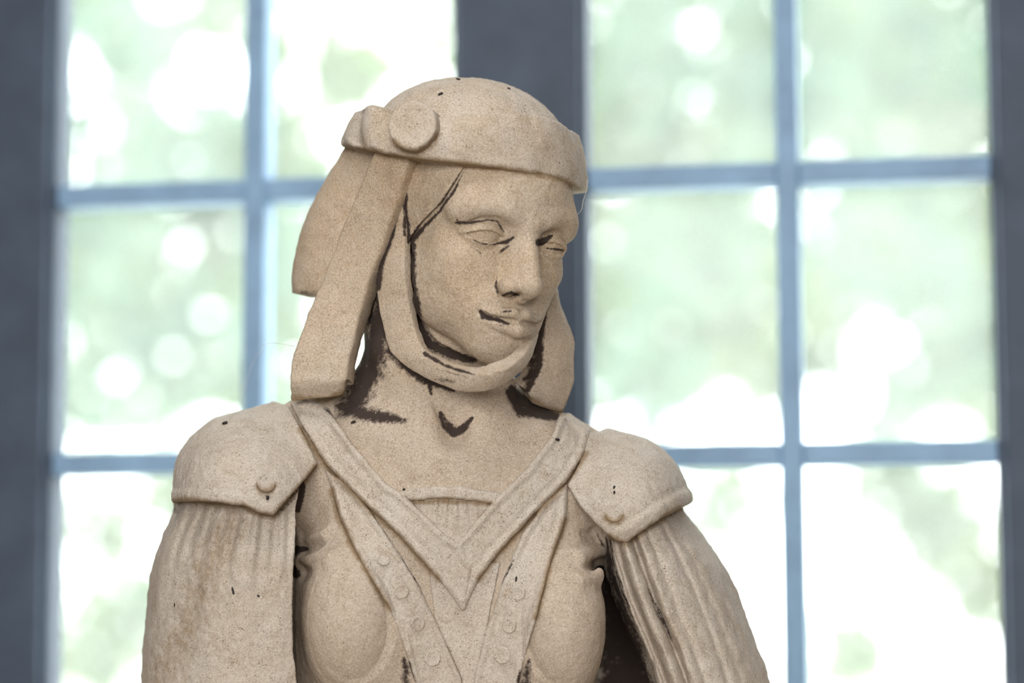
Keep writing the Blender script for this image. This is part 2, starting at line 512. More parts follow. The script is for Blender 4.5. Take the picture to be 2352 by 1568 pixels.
# ---- pose of the head: head frame X to the statue's left, Y forward, Z up, millimetres
def head_rot(y, p, r):
    cy, sy, cp, sp, cr, sr = math.cos(y), math.sin(y), math.cos(p), math.sin(p), math.cos(r), math.sin(r)
    Y = np.array([[cy, sy, 0], [-sy, cy, 0], [0, 0, 1]])
    Pm = np.array([[1, 0, 0], [0, cp, sp], [0, -sp, cp]])
    Rr = np.array([[cr, 0, sr], [0, 1, 0], [-sr, 0, cr]])
    return Rr @ Y @ Pm
HM = head_rot(math.radians(33), math.radians(1.1), math.radians(9.2))
HS = 0.00095
HT = np.array([-0.0295, 0.03, 0.096])
def head_to_L(h):
    q = np.asarray(h, float) * HS @ HM.T
    return np.stack([HT[0] + q[..., 0], HT[1] - q[..., 1], HT[2] + q[..., 2]], -1)

body = Vol((-0.285, -0.135, -0.415), (0.155, 0.165, 0.195), 0.0012)

# ---------- torso
def tor(fn, lo, hi, k, mode='u'):
    s = body.sl(lo, hi); x, y, z = body.xyz(s)
    d = fn(x, y, z).astype(np.float32)
    if mode == 'u': body.F[s] = smin(body.F[s], d, k)
    else: body.F[s] = smax(body.F[s], -d, k)

def t_ell(c, r, k=0.0, mode='u', R=None):
    m = max(r) if R is not None else None
    e = np.array([m] * 3 if m else r) + max(k, 0.003) + 0.012
    tor(lambda x, y, z: sd_ell(x, y, z, c, r, R), np.array(c) - e, np.array(c) + e, k, mode)
def t_cap(a, b, ra, rb, k=0.0, mode='u'):
    e = max(ra, rb) + max(k, 0.003) + 0.012
    tor(lambda x, y, z: sd_cap(x, y, z, a, b, ra, rb), np.minimum(a, b) - e, np.maximum(a, b) + e, k, mode)

t_ell(P(1046, 1420, 0.062), (0.118, 0.088, 0.215))
t_ell(P(755, 1420, 0.085), (0.040, 0.050, 0.19), 0.05)                           # rib cage
t_ell(P(1050, 1900, 0.065), (0.122, 0.090, 0.20), 0.05)                      # waist
t_cap(P(553, 1087, 0.065), P(735, 1056, 0.058), 0.040, 0.042, 0.03)          # shoulder girdle
t_cap(P(735, 1056, 0.058), P(1050, 1100, 0.050), 0.042, 0.055, 0.04)
t_cap(P(1050, 1100, 0.050), P(1290, 1108, 0.058), 0.055, 0.044, 0.04)
t_cap(P(1290, 1108, 0.058), P(1425, 1138, 0.068), 0.044, 0.038, 0.03)
t_cap(P(537, 1140, 0.062), P(505, 1300, 0.062), 0.038, 0.040, 0.03)          # upper arms
t_cap(P(1440, 1150, 0.066), P(1540, 1330, 0.07), 0.036, 0.038, 0.03)
t_ell(P(1045, 1160, 0.03), (0.085, 0.045, 0.07), 0.05)                       # upper chest
t_ell(P(812, 1425, -0.012), (0.038, 0.046, 0.058), 0.05)                    # breasts
t_ell(P(1288, 1435, -0.012), (0.036, 0.046, 0.058), 0.048)
t_cap(P(990, 690, 0.058), P(1003, 985, 0.052), 0.057, 0.060, 0.03)         # neck
t_cap(P(900, 930, 0.055), P(760, 1030, 0.060), 0.030, 0.032, 0.03)           # trapezius
t_cap(P(1090, 960, 0.060), P(1270, 1070, 0.064), 0.028, 0.028, 0.03)
t_cap(P(885, 800, 0.020), P(1026, 985, -0.006), 0.011, 0.008, 0.016)          # neck muscles
t_cap(P(1155, 885, 0.016), P(1072, 985, -0.005), 0.009, 0.007, 0.016)
t_cap(P(1000, 1000, 0.0), P(830, 985, 0.008), 0.008, 0.010, 0.022)           # collar bones
t_cap(P(1090, 1000, 0.0), P(1240, 995, 0.012), 0.007, 0.008, 0.022)
t_ell(P(1045, 980, -0.016), (0.007, 0.008, 0.012), 0.022, 's')
t_cap(P(985, 885, -0.016), P(1018, 955, -0.012), 0.002, 0.003, 0.006, 's')               # pit of the neck
TORSO = None

# ---------- head (evaluated in the head frame)
hb = body.sl((-0.155, -0.115, -0.055), (0.075, 0.165, 0.20))
hx, hy, hz = np.broadcast_arrays(*body.xyz(hb))
qx, qf, qu = (hx - HT[0]) / HS, (HT[1] - hy) / HS, (hz - HT[2]) / HS
HX = (HM[0, 0] * qx + HM[1, 0] * qf + HM[2, 0] * qu).astype(np.float32)
HY = (HM[0, 1] * qx + HM[1, 1] * qf + HM[2, 1] * qu).astype(np.float32)
HZ = (HM[0, 2] * qx + HM[1, 2] * qf + HM[2, 2] * qu).astype(np.float32)
del qx, qf, qu, hx, hy, hz
HF = np.full(HX.shape, 60.0, np.float32)
hlo = body.lo + np.array([s.start for s in hb]) * body.h

def h_sl(lo, hi):
    c = np.array([[x, y, z] for x in (lo[0], hi[0]) for y in (lo[1], hi[1]) for z in (lo[2], hi[2])], float)
    c = head_to_L(c)
    a = np.clip(np.floor((c.min(0) - hlo) / body.h).astype(int), 0, HX.shape)
    b = np.clip(np.ceil((c.max(0) - hlo) / body.h).astype(int) + 1, 0, HX.shape)
    return tuple(slice(int(x), int(y)) for x, y in zip(a, b))
def h_op(fn, lo, hi, k=0.0, mode='u'):
    s = h_sl(lo, hi)
    d = fn(HX[s], HY[s], HZ[s])
    if mode == 'u': HF[s] = smin(HF[s], d, k)
    else: HF[s] = smax(HF[s], -d, k)
def h_ell(c, r, k=0.0, mode='u', R=None):
    e = (np.array(r) if R is None else np.full(3, max(r))) + k + 10
    h_op(lambda x, y, z: sd_ell(x, y, z, c, r, R), np.array(c) - e, np.array(c) + e, k, mode)
def h_cap(a, b, ra, rb, k=0.0, mode='u'):
    e = max(ra, rb) + k + 10
    h_op(lambda x, y, z: sd_cap(x, y, z, a, b, ra, rb), np.minimum(a, b) - e, np.maximum(a, b) + e, k, mode)
def h_chain(pts, k=0.0, mode='u'):
    """smooth tube through (x, y, z, r) points, merged as one shape"""
    pts = np.array(pts, float)
    e = pts[:, 3].max() + k + 10
    def fn(x, y, z):
        d = None
        for a, b in zip(pts[:-1], pts[1:]):
            c = sd_cap(x, y, z, a[:3], b[:3], a[3], b[3])
            d = c if d is None else np.minimum(d, c)
        return d
    h_op(fn, pts[:, :3].min(0) - e, pts[:, :3].max(0) + e, k, mode)

exec_face = True
h_ell((0, -12, 30), (76, 96, 84))                          # cranium
h_ell((0, 38, 24), (60, 48, 52), 18)                       # forehead
h_ell((0, 14, -40), (60, 60, 62), 20)                      # face mass
h_ell((0, 64, -93), (19, 22, 19), 24)                      # chin
for s in (-1, 1):
    h_cap((54 * s, 0, -48), (14 * s, 60, -94), 16, 14, 24)   # jaw
    h_ell((38 * s, 50, -30), (21, 21, 20), 22)               # cheek bone
    h_ell((24 * s, 58, -60), (18, 18, 22), 20)
    if s < 0: h_ell((40 * s, 30, -48), (21, 32, 40), 18)
    else: h_ell((30, 28, -48), (21, 28, 40), 18)               # cheek
h_ell((0, 66, -74), (30, 20, 22), 18)                      # muzzle
for s in (-1, 1):                                          # brow ridges
    h_ell((47 * s, 58, 16), (15, 15, 14), 14)
    h_chain([(6 * s, 80, 9, 7), (22 * s, 80, 14, 7), (40 * s, 72, 16, 6.5), (55 * s, 57, 8, 6)], 12)
for s in (-1, 1):                                          # sockets
    h_ell((33 * s, 88, -4), (19, 23, 12.5), 8, 's')
    h_ell((18 * s, 90, -6), (8, 16, 8), 7, 's')
# nose
h_chain([(0, 80, 8, 8), (0, 86, -8, 7.5), (0, 96, -28, 8), (0, 102, -43, 8.5)], 9)
h_chain([(0, 74, -8, 12), (0, 84, -44, 15)], 10)
h_ell((0, 102, -45, ), (9.5, 9.5, 8.5), 5)
for s in (-1, 1):
    h_ell((15 * s if s < 0 else 9, 91, -48 if s < 0 else -46), (8.5, 11, 8) if s < 0 else (6, 9, 6.5), 4)
    h_ell((8 * s, 95, -55), (4.6, 8, 4.5), 2.5, 's')         # nostril
h_chain([(0, 100, -52, 4), (0, 92, -57, 3.4)], 4)
# eyes
for s in (-1, 1):
    ec = np.array((33 * s, 60.0, -8.0))
    # lids: a thick skin over the ball, open on a narrow slit
    def lids(x, y, z, ec=ec, s=s):
        dx, dy, dz = x - ec[0], y - ec[1], z - ec[2]
        r = np.sqrt((dx / 1.14) ** 2 + dy * dy + (dz / 0.92) ** 2)
        lid = r - 19.2
        ang = dx * s                        # + = towards the temple
        upper = dz - (4.6 - 0.016 * ang * ang)      # lid edge, lower at the corners
        lower = -(dz + 6.0 - 0.014 * ang * ang)
        u = np.maximum(lid, -upper)
        l = np.maximum(lid + 1.4, -lower)
        ball = r - 15.8
        return np.minimum(np.minimum(smax(lid, -upper, 0.8), smax(lid + 1.0, -lower, 0.8)), ball)
    h_op(lids, ec - 32, ec + 32, 1.0)
    # crease over the upper lid and the ends of the slit
    h_chain([(16 * s, 80, -6, 1.4), (21 * s, 80.5, 3.0, 1.8), (32 * s, 79.5, 7.5, 1.8), (43 * s, 74, 4.5, 1.6), (50 * s, 68.0, 0.5, 1.2)], 2.5, 's')
    h_chain([(17 * s, 77.5, -8, 1.8), (20 * s, 78, -12, 1.0)], 2.0, 's')
# mouth
h_chain([(-30, 78, -73.5, 2.6), (-18, 86, -71.0, 4.4), (-6, 92, -69.0, 5.4), (0, 91.5, -70.3, 5.0), (6, 92, -69.0, 5.4), (18, 86, -71.0, 4.4), (30, 78, -73.5, 2.6)], 2.6)
h_chain([(-25, 79, -78.5, 2.8), (-13, 88, -81.5, 5.4), (0, 92, -82.5, 7.4), (13, 88, -81.5, 5.4), (25, 79, -78.5, 2.8)], 3.2)
h_chain([(-33, 79, -73.0, 2.8), (-24, 83.5, -75.4, 2.4), (-12, 91.5, -76.0, 2.0), (0, 96, -76.8, 1.7), (12, 91.5, -76.0, 2.0), (24, 83.5, -75.4, 2.4), (33, 79, -73.0, 2.8)], 1.4, 's')
h_ell((0, 99, -62), (3.4, 5, 6), 4, 's')                   # philtrum
body.F[hb] = smin(body.F[hb], HF * HS, 0.006)
del HF, HX, HY, HZ

TORSO = body.F
def surf_y(px, py, off=0.0):
    """depth of the carved surface at a pixel of the photograph's frame"""
    ys = body.ax[1]
    d = (2.0 + ys) / FPX
    ix = np.clip(((px - 1176) * d - body.lo[0]) / body.h, 0, body.n[0] - 1).astype(int)
    iz = np.clip(((784 - py) * d - body.lo[2]) / body.h, 0, body.n[2] - 1).astype(int)
    v = TORSO[ix, np.arange(len(ys)), iz]
    w = np.where(v < off)[0]
    return float(ys[w[0]]) if len(w) else 0.05
# undercut between face and wimple, and between wimple and lappet
def undercut(pts, deep):
    q = [P(a, b, surf_y(a, b) + deep) for a, b, r in pts]
    for (a, b, c, d) in zip(q[:-1], q[1:], pts[:-1], pts[1:]):
        t_cap(a, b, c[2], d[2], 0.003, 's')
undercut([(938, 556, .004), (940, 600, .006), (944, 660, .0065), (954, 725, .007), (975, 785, .007), (1020, 812, .006), (1070, 832, .005), (1110, 842, .004)], 0.004)
undercut([(935, 375, .002), (928, 430, .0025), (927, 480, .003), (930, 530, .003), (937, 560, .003)], 0.003)
undercut([(920, 430, .003), (905, 500, .004), (884, 570, .006), (862, 650, .009), (848, 720, .011)], 0.006)
# armpit folds in the tunic
def fold(ax_, ay_, bx_, by_, ra, rb, k, mode='s', off=0.0):
    t_cap(P(ax_, ay_, surf_y(ax_, ay_) + off), P(bx_, by_, surf_y(bx_, by_) + off), ra, rb, k, mode)
fold(706, 1240, 750, 1224, 0.005, 0.003, 0.012, 'u')
fold(700, 1290, 760, 1284, 0.006, 0.003, 0.014, 'u')
fold(690, 1262, 735, 1256, 0.006, 0.002, 0.007)
fold(690, 1228, 742, 1204, 0.0035, 0.0015, 0.006)
fold(690, 1312, 712, 1314, 0.005, 0.002, 0.008)
fold(1372, 1262, 1330, 1278, 0.007, 0.004, 0.012, 'u')
fold(1368, 1318, 1330, 1330, 0.006, 0.004, 0.012, 'u')
fold(1386, 1290, 1352, 1303, 0.0055, 0.002, 0.008)
fold(1376, 1238, 1335, 1250, 0.003, 0.001, 0.006)
fold(1366, 1222, 1340, 1226, 0.0025, 0.001, 0.005)

# level underside
wz = 1.262
ax, ay, az = body.xyz((slice(None),) * 3)
row = CR[2]                                   # world z = row . camera-local + CAMZ
worldz = row[0] * ax + row[1] * az - row[2] * (2.0 + ay) + CAMZ
np.maximum(body.F, (wz - worldz).astype(np.float32), out=body.F)
del worldz

BODY_STAINS_SHADE = [  # grime marks, plus painted shade in the gaps round strap, lappet and temple
    dict(p=[(1064, 395, 1), (1043, 438, 3), (1011, 484, 4), (973, 522, 5), (948, 552, 8)], y=(-0.07, 0.1), soft=1.1),
    dict(p=[(944, 560, 11), (943, 600, 13), (949, 660, 12), (959, 740, 13), (985, 790, 16), (1040, 815, 13), (1090, 828, 8)]),
    dict(p=[(934, 395, 5), (908, 480, 9), (884, 560, 14), (862, 640, 18), (840, 720, 22)], y=(-0.03, 0.2), soft=0.7),
    dict(p=[(900, 640, 34), (880, 720, 44), (860, 800, 40), (835, 880, 34), (810, 930, 36)], soft=1.3),
    dict(p=[(790, 935, 26), (860, 955, 22), (930, 965, 9)], g=0.95, soft=1.4),
    dict(p=[(905, 800, 30), (960, 865, 12), (1040, 895, 7)], g=0.9),
    dict(p=[(1012, 948, 5), (1024, 975, 13), (1040, 993, 14), (1062, 985, 10), (1084, 960, 5)], soft=0.7),
    dict(p=[(985, 870, 6), (990, 905, 4)]),
    dict(p=[(1175, 900, 16), (1200, 935, 24), (1250, 950, 16), (1285, 960, 8)], soft=0.7),
    dict(p=[(1046, 511, 3), (1056, 512, 5), (1080, 511, 3), (1120, 505, 2.5), (1142, 508, 2.5), (1157, 532, 3)], soft=0.7),
    dict(p=[(1038, 460, 2), (1044, 490, 2), (1052, 511, 3)], soft=0.8, g=0.8),
    dict(p=[(1086, 550, 2.5), (1105, 559, 3), (1130, 562, 3), (1150, 558, 3.5), (1166, 554, 6), (1180, 545, 3)], soft=0.7),
    dict(p=[(1076, 560, 1.5), (1092, 572, 2), (1106, 582, 3)], g=0.8), dict(p=[(1148, 580, 3), (1168, 565, 4)], g=0.85),
    dict(p=[(1238, 556, 9), (1250, 552, 9), (1262, 545, 6), (1268, 541, 3)], soft=0.6),
    dict(p=[(1256, 570, 3), (1290, 574, 4)], soft=0.6),
    dict(p=[(1142, 636, 1.5), (1139, 655, 4), (1146, 682, 3)], g=0.85),
    dict(p=[(1154, 679, 3), (1172, 673, 6), (1192, 677, 3)], soft=0.8),
    dict(p=[(1103, 714, 4), (1111, 726, 8), (1138, 733, 6.5), (1168, 744, 4)], soft=0.5),
    dict(p=[(1150, 716, 2), (1174, 714, 3)], g=0.9), dict(p=[(1150, 748, 4), (1166, 752, 3)], g=0.75),
    dict(p=[(682, 1080, 10), (690, 1120, 14), (684, 1170, 8)], soft=0.6),
    dict(p=[(676, 1263, 13), (705, 1260, 5)], soft=0.6), dict(p=[(674, 1310, 14), (680, 1318, 12)], soft=0.6),
    dict(p=[(928, 1512, 6), (934, 1545, 12), (930, 1600, 14)], g=0.8, soft=1.4), dict(p=[(1213, 1515, 7), (1208, 1568, 18)], g=0.8, soft=1.5),
    dict(p=[(1368, 1218, 3), (1384, 1250, 6)], g=0.8),
    dict(p=[(1052, 1158, 6), (1060, 1166, 4)], g=0.8),
]
V, Q = surface_nets(body.F, body.lo, body.h)
stone_part('body', V, Q, STATUE, BODY_STAINS_SHADE, STONE)

# ------------------------------------------------------------------ cloth and trimmings of the statue
def crom(pts, n):
    """Catmull-Rom through the rows of pts, n samples"""
    p = np.asarray(pts, float); m = len(p)
    q = np.vstack([2 * p[0] - p[1], p, 2 * p[-1] - p[-2]])
    t = np.linspace(0, m - 1 - 1e-9, n); i = t.astype(int); f = (t - i)[:, None]
    a, b, c, d = q[i], q[i + 1], q[i + 2], q[i + 3]
    return 0.5 * ((2 * b) + (c - a) * f + (2 * a - 5 * b + 4 * c - d) * f ** 2 + (3 * b - a - 3 * c + d) * f ** 3)

def grid_faces(nu, nv, closed_v=True, closed_u=False):
    F = []
    for i in range(nu if closed_u else nu - 1):
        for j in range(nv if closed_v else nv - 1):
            F.append((i * nv + j, i * nv + (j + 1) % nv, ((i + 1) % nu) * nv + (j + 1) % nv, ((i + 1) % nu) * nv + j))
    return np.array(F)

def profile(W, T, r, crown, n=10, m=5):
    """rounded strip section: list of (across 0..1, depth) ; W width, T thickness (vectors per station)"""
    pts = []
    for k in range(n + 1): pts.append((k / n, 0, 'f'))
    return pts

def ribbon(name, e1, e2, thick, parent, n=90, r=0.003, crown=0.0, flip=False, closed=False, strokes=(), mat=None, end_taper=0.0, rough=0.0008, nacross=12, wave=None):
    """stone band between two edge curves (outer face), given thickness, rounded arrises"""
    A = crom(e1, n); B = crom(e2, n)
    tan = np.gradient((A + B) / 2, axis=0)
    if closed:
        M = (A + B) / 2; tan = np.roll(M, -1, 0) - np.roll(M, 1, 0)
    w = B - A; W = np.linalg.norm(w, axis=1)
    nrm = np.cross(tan, w); nrm /= np.linalg.norm(nrm, axis=1)[:, None] + 1e-12
    if flip: nrm = -nrm
    T = np.interp(np.linspace(0, 1, n), np.linspace(0, 1, len(np.atleast_1d(thick))), np.atleast_1d(thick)) if np.ndim(thick) else np.full(n, thick)
    wu = w / (W[:, None] + 1e-9)
    rr = np.minimum(r, np.minimum(W, T) * 0.45)
    rows = []
    kk = np.linspace(0, 1, nacross)
    ring = []
    for a in kk: ring.append(('f', a))
    for q in (30, 60): ring.append(('c1', q))
    for a in (0.0, 0.5, 1.0): ring.append(('s1', a))
    for q in (30, 60): ring.append(('c2', q))
    for a in kk[::-1][::2]: ring.append(('b', a))
    for q in (60, 30): ring.append(('c3', q))
    for a in (1.0, 0.5, 0.0): ring.append(('s2', a))
    for q in (60, 30): ring.append(('c4', q))
    cols = []
    for kind, a in ring:
        if kind == 'f':
            u = rr + a * (W - 2 * rr); d = crown * 4 * a * (1 - a) * np.ones(n)
            if wave is not None: d = d + wave(a, np.linspace(0, 1, n))
        elif kind == 'b': u = rr + a * (W - 2 * rr); d = -T
        elif kind == 's1': u = W; d = -rr - a * (T - 2 * rr)
        elif kind == 's2': u = 0 * W; d = -rr - a * (T - 2 * rr)
        else:
            c, s = math.cos(math.radians(a)), math.sin(math.radians(a))
            if kind == 'c1': u = W - rr + rr * s; d = -rr + rr * c
            if kind == 'c2': u = W - rr + rr * c; d = -T + rr - rr * s
            if kind == 'c3': u = rr - rr * c; d = -T + rr - rr * s
            if kind == 'c4': u = rr - rr * s; d = -rr + rr * c
        cols.append(A + wu * np.asarray(u)[:, None] + nrm * np.asarray(d)[:, None])
    G = np.stack(cols, 1)                         # n x ring x 3
    nv = G.shape[1]
    V = G.reshape(-1, 3)
    F = grid_faces(n, nv, True, closed)
    if not closed:
        # closed ends, slightly domed
        extra = []; ef = []
        base = len(V)
        for e, i in ((0, 0), (1, n - 1)):
            c = G[i].mean(0); extra.append(c)
            for j in range(nv):
                a, b = i * nv + j, i * nv + (j + 1) % nv
                ef.append((base + e, b, a, a) if e == 0 else (base + e, a, b, b))
        V = np.vstack([V, extra])
        me_faces = [tuple(f) for f in F] + [f[:3] for f in ef]
    else:
        me_faces = F
    if not flip:
        me_faces = [tuple(f[::-1]) for f in me_faces] if not isinstance(me_faces, np.ndarray) else me_faces[:, ::-1]
    return stone_part(name, V, me_faces, parent, strokes, mat, rough)

def poly_sd(px, py, poly):
    """signed distance (pixels) to a polygon, negative inside"""
    poly = np.asarray(poly, float); n = len(poly)
    d = None; inside = None
    for i in range(n):
        a, b = poly[i], poly[(i + 1) % n]
        e, _ = seg_dist(px, py, a, b)
        d = e if d is None else np.minimum(d, e)
        c = ((a[1] <= py) & (b[1] > py)) | ((b[1] <= py) & (a[1] > py))
        t = (b[0] - a[0]) * (py - a[1]) / (b[1] - a[1] + 1e-12) + a[0]
        h = c & (px < t)
        inside = h if inside is None else inside ^ h
    return np.where(inside, -d, d)

def smooth_poly(pts, n=4):
    p = np.asarray(pts, float); m = len(p); out = []
    for i in range(m):
        a, b, c, d = p[i - 1], p[i], p[(i + 1) % m], p[(i + 2) % m]
        for f in np.arange(n) / n:
            out.append(0.5 * ((2 * b) + (c - a) * f + (2 * a - 5 * b + 4 * c - d) * f ** 2 + (3 * b - a - 3 * c + d) * f ** 3))
    return np.array(out)

def slab(name, poly, t, parent, ymax=0.09, k=0.0016, strokes=(), mat=None, extra=None, under=0.007, rough=0.0008, base=None):
    """raised layer of stone that follows the body, with the outline poly (seen from the front)"""
    poly = np.asarray(poly, float)
    corners = np.array([P(a, b, y) for a, b in poly for y in (-0.1, ymax)])
    s = body.sl(np.array([corners[:, 0].min(), -0.13, corners[:, 2].min()]) - 0.012, np.array([corners[:, 0].max(), ymax, corners[:, 2].max()]) + 0.012)
    x, y, z = body.xyz(s)
    B = TORSO[s] if base is None else base[s]
    d = FPX / (2.0 + y)
    px = 1176 + x * d; py = 784 - z * d
    sd = poly_sd(px, py, poly) * (0.00036)
    tt = t if extra is None else t + extra(px, py, sd)
    f = smax(B - tt, sd, k)
    f = np.maximum(f, -(B + under))
    f = np.maximum(f, y - ymax + 0 * f)
    # pad so that the shell is closed
    lo = body.lo + np.array([q.start for q in s]) * body.h
    f = np.pad(f, 1, constant_values=0.02).astype(np.float32)
    V, Qd = surface_nets(f, lo - body.h, body.h)
    return stone_part(name, V, Qd, parent, strokes, mat, rough)

def stud(px, py, rpx, parent, off, height=0.0035, mat=None, ring=True):
    """round flat-topped button set on the band"""
    y = surf_y(px, py, off)
    c = P(px, py, y)
    e = 6
    g = np.array([P(px + e, py, surf_y(px + e, py, off)) - P(px - e, py, surf_y(px - e, py, off)),
                  P(px, py - e, surf_y(px, py - e, off)) - P(px, py + e, surf_y(px, py + e, off))])
    nrm = np.cross(g[0], g[1]); nrm /= np.linalg.norm(nrm)
    if nrm[1] > 0: nrm = -nrm
    nrm = nrm * 0.9 + np.array([0, -0.1, 0]); nrm /= np.linalg.norm(nrm)
    return disc('stud', c, nrm, rpx * 0.00036, height, parent, mat=mat)

def disc(name, c, nrm, R, height, parent, seg=40, sink=0.006, mat=None, dish=0.0006, strokes=(), rough=0.0005):
    a = np.cross(nrm, (0, 0, 1.0)); a /= np.linalg.norm(a); b = np.cross(nrm, a)
    e = min(0.10 * R, 0.3 * height)
    prof = [(0.0, height - dish), (R * 0.5, height - dish), (R * 0.78, height - dish * 0.3), (R - 1.6 * e, height), (R - e, height - 0.05 * e), (R - 0.3 * e, height - 0.35 * e), (R, height - e), (R, height - 1.6 * e), (R * 1.0, 0), (R * 1.01, -sink)]
    V = [c + nrm * prof[0][1]]; F = []
    for r, h in prof[1:]:
        for k in range(seg):
            t = 2 * math.pi * k / seg
            V.append(c + nrm * h + a * r * math.cos(t) + b * r * math.sin(t))
    for k in range(seg): F.append((0, 1 + (k + 1) % seg, 1 + k))
    for i in range(len(prof) - 2):
        for k in range(seg):
            p, q = 1 + i * seg, 1 + (i + 1) * seg
            F.append((p + k, p + (k + 1) % seg, q + (k + 1) % seg, q + k))
    F.append(tuple(1 + (len(prof) - 2) * seg + k for k in range(seg)))
    return stone_part(name, np.array(V), F, parent, strokes, mat, rough)

# ---------- headdress
# domed cap
capv = Vol((-0.15, -0.08, 0.10), (0.08, 0.17, 0.24), 0.0016)
cx_, cy_, cz_ = capv.xyz((slice(None),) * 3)
ca = math.radians(-4); RC = [[math.cos(ca), 0, math.sin(ca)], [0, 1, 0], [-math.sin(ca), 0, math.cos(ca)]]
capv.F = sd_ell(cx_, cy_, cz_, P(1074, 335, 0.048), (0.0830, 0.078, 0.0575), RC).astype(np.float32)
capv.F = smax(capv.F, (P(1072, 350, 0.045)[2] - cz_ + 0 * capv.F), 0.004).astype(np.float32)
V, Q = surface_nets(capv.F, capv.lo, capv.h)
stone_part('cap', V, Q, STATUE, (), STONE2, 0.0011)
del capv

# headband: closed ring round the cap
tt = np.linspace(0, 2 * math.pi, 49)[:-1]
e_top, e_bot = [], []
for t in tt:
    c, s = math.cos(t), math.sin(t)                 # s > 0 : towards the viewer
    cc = np.sign(c) * abs(c) ** 0.9
    X = 1066 + 281 * cc
    yd = 0.048 - 0.108 * s
    f = (cc + 1) / 2
    top = np.interp(f, [0, .07, .16, .3, .45, .6, .75, .88, .95, 1], [256, 238, 246, 264, 267, 259, 260, 271, 290, 308])
    bot = np.interp(f, [0, .07, .16, .3, .45, .6, .75, .88, .95, 1], [330, 340, 349, 362, 373, 382, 394, 408, 424, 440])
    if s < 0:
        top = 262 + 54 * f; bot = 330 + 108 * f
    lean = 16 * cc if cc > 0 else 34 * cc * abs(cc)
    e_top.append(P(X - lean, top, yd + 0.004 * s))
    e_bot.append(P(X + 3 * cc, bot, yd))
def closed_crom(p, n):
    p = np.asarray(p); q = np.vstack([p[-2:], p, p[:3]]); m = len(p)
    t = np.linspace(0, m, n, endpoint=False); i = t.astype(int); f = (t - i)[:, None]
    a, b, c, d = q[i + 1], q[i + 2], q[i + 3], q[i + 4]
    return 0.5 * ((2 * b) + (c - a) * f + (2 * a - 5 * b + 4 * c - d) * f ** 2 + (3 * b - a - 3 * c + d) * f ** 3)
E1 = closed_crom(e_top, 160); E2 = closed_crom(e_bot, 160)
_cr = crom
crom = lambda p, n: np.asarray(p) if len(p) == n else _cr(p, n)
def band_folds(a, u):
    # knotted cloth to the left of the boss: three soft vertical folds
    t = u * 2 * math.pi
    w = np.exp(-((t - 2.62) / 0.36) ** 2)
    return w * 0.0032 * np.sin((t + 0.15 * a) * 13.0)
ribbon('headband', E1, E2, 0.034, STATUE, n=160, r=0.0030, crown=0.0018, closed=True, mat=STONE2, rough=0.0012, wave=band_folds, nacross=16)
disc('medallion', P(953, 293, -0.0545), np.array([-0.22, -0.96, 0.14]) / np.linalg.norm([-0.22, -0.96, 0.14]), 56 * 0.000355, 0.009, STATUE, 64, 0.02, STONE2, 0.0008, rough=0.0009)

# veil: thick cloth falling from the band round the back of the head
def veil():
    nr, na = 40, 80
    G = []
    for side in (0, 1):
        rows = []
        for i in range(nr):
            v = i / (nr - 1)
            py = 325 + (672 - 325) * v
            left = np.interp(py, [325, 340, 415, 477, 532, 601, 642, 672], [798, 790, 746, 711, 690, 675, 669, 671])
            right = np.interp(py, [325, 420, 500, 600, 672], [1300, 1290, 1255, 1225, 1200])
            cxp = (left + right) / 2; a = (right - left) / 2
            yc = 0.062; b = 0.085 + 0.025 * v
            th = 0.0 if side == 0 else 0.016
            row = []
            for j in range(na):
                ang = math.radians(-250 + 282 * j / (na - 1))      # from front left round the back to the right
                c, s = math.cos(ang), -math.sin(ang)
                k = (a * 0.000366 - th) / (a * 0.000366)
                yy = yc + (b - th) * s
                if ang < math.radians(-180): yy = yc - (0.058 + 0.008 * (1 - v) - th) * abs(math.sin(ang))
                row.append(P(cxp + a * k * c, py + (12 if (side and i == nr - 1) else 0) - 10 * (1 - c) * 0 , yy))
            rows.append(row)
        G.append(np.array(rows))
    V = np.concatenate([G[0].reshape(-1, 3), G[1].reshape(-1, 3)])
    F = []
    o = nr * na
    for i in range(nr - 1):
        for j in range(na - 1):
            q = (i * na + j, i * na + j + 1, (i + 1) * na + j + 1, (i + 1) * na + j)
            F.append(q); F.append(tuple(o + k for k in q[::-1]))
    for j in range(na - 1):
        a = (nr - 1) * na
        F.append((a + j, a + j + 1, o + a + j + 1, o + a + j)); F.append((j + 1, j, o + j, o + j + 1))
    for i in range(nr - 1):
        F.append(((i + 1) * na, o + (i + 1) * na, o + i * na, i * na))
        a = na - 1
        F.append((i * na + a, o + i * na + a, o + (i + 1) * na + a, (i + 1) * na + a))
    o_ = stone_part('veil', V, F, STATUE, [dict(p=[(690, 672, 8), (725, 684, 9)], g=0.6)], STONE, 0.001)
    return o_
veil()

# lappets: the two thick cloth bands hanging in front of the shoulders
near_l = [(862, 335, -0.016), (820, 440, -0.001), (774, 550, 0.012), (736, 650, 0.016), (706, 720, 0.012), (677, 800, 0.004), (666, 850, 0.001), (665, 884, 0.000), (667, 921, 0.010)]
near_r = [(940, 350, -0.036), (911, 460, -0.021), (880, 550, -0.009), (846, 645, -0.002), (826, 720, 0.000), (806, 810, -0.005), (797, 855, -0.009), (793, 877, -0.010), (788, 906, 0.000)]
ribbon('lappet', PP(near_l), PP(near_r), [0.020, 0.020, 0.022, 0.024, 0.025, 0.025, 0.025, 0.025, 0.012], STATUE, n=110, r=0.0035, crown=0.001, mat=STONE, rough=0.001,
       strokes=[dict(p=[(680, 935, 10), (760, 930, 10)], y=(0.02, 0.2), g=0.6)])
far_l = [(1262, 600, 0.030), (1258, 700, 0.026), (1251, 780, 0.022), (1250, 840, 0.018), (1236, 872, 0.014), (1216, 900, 0.012), (1222, 925, 0.022)]
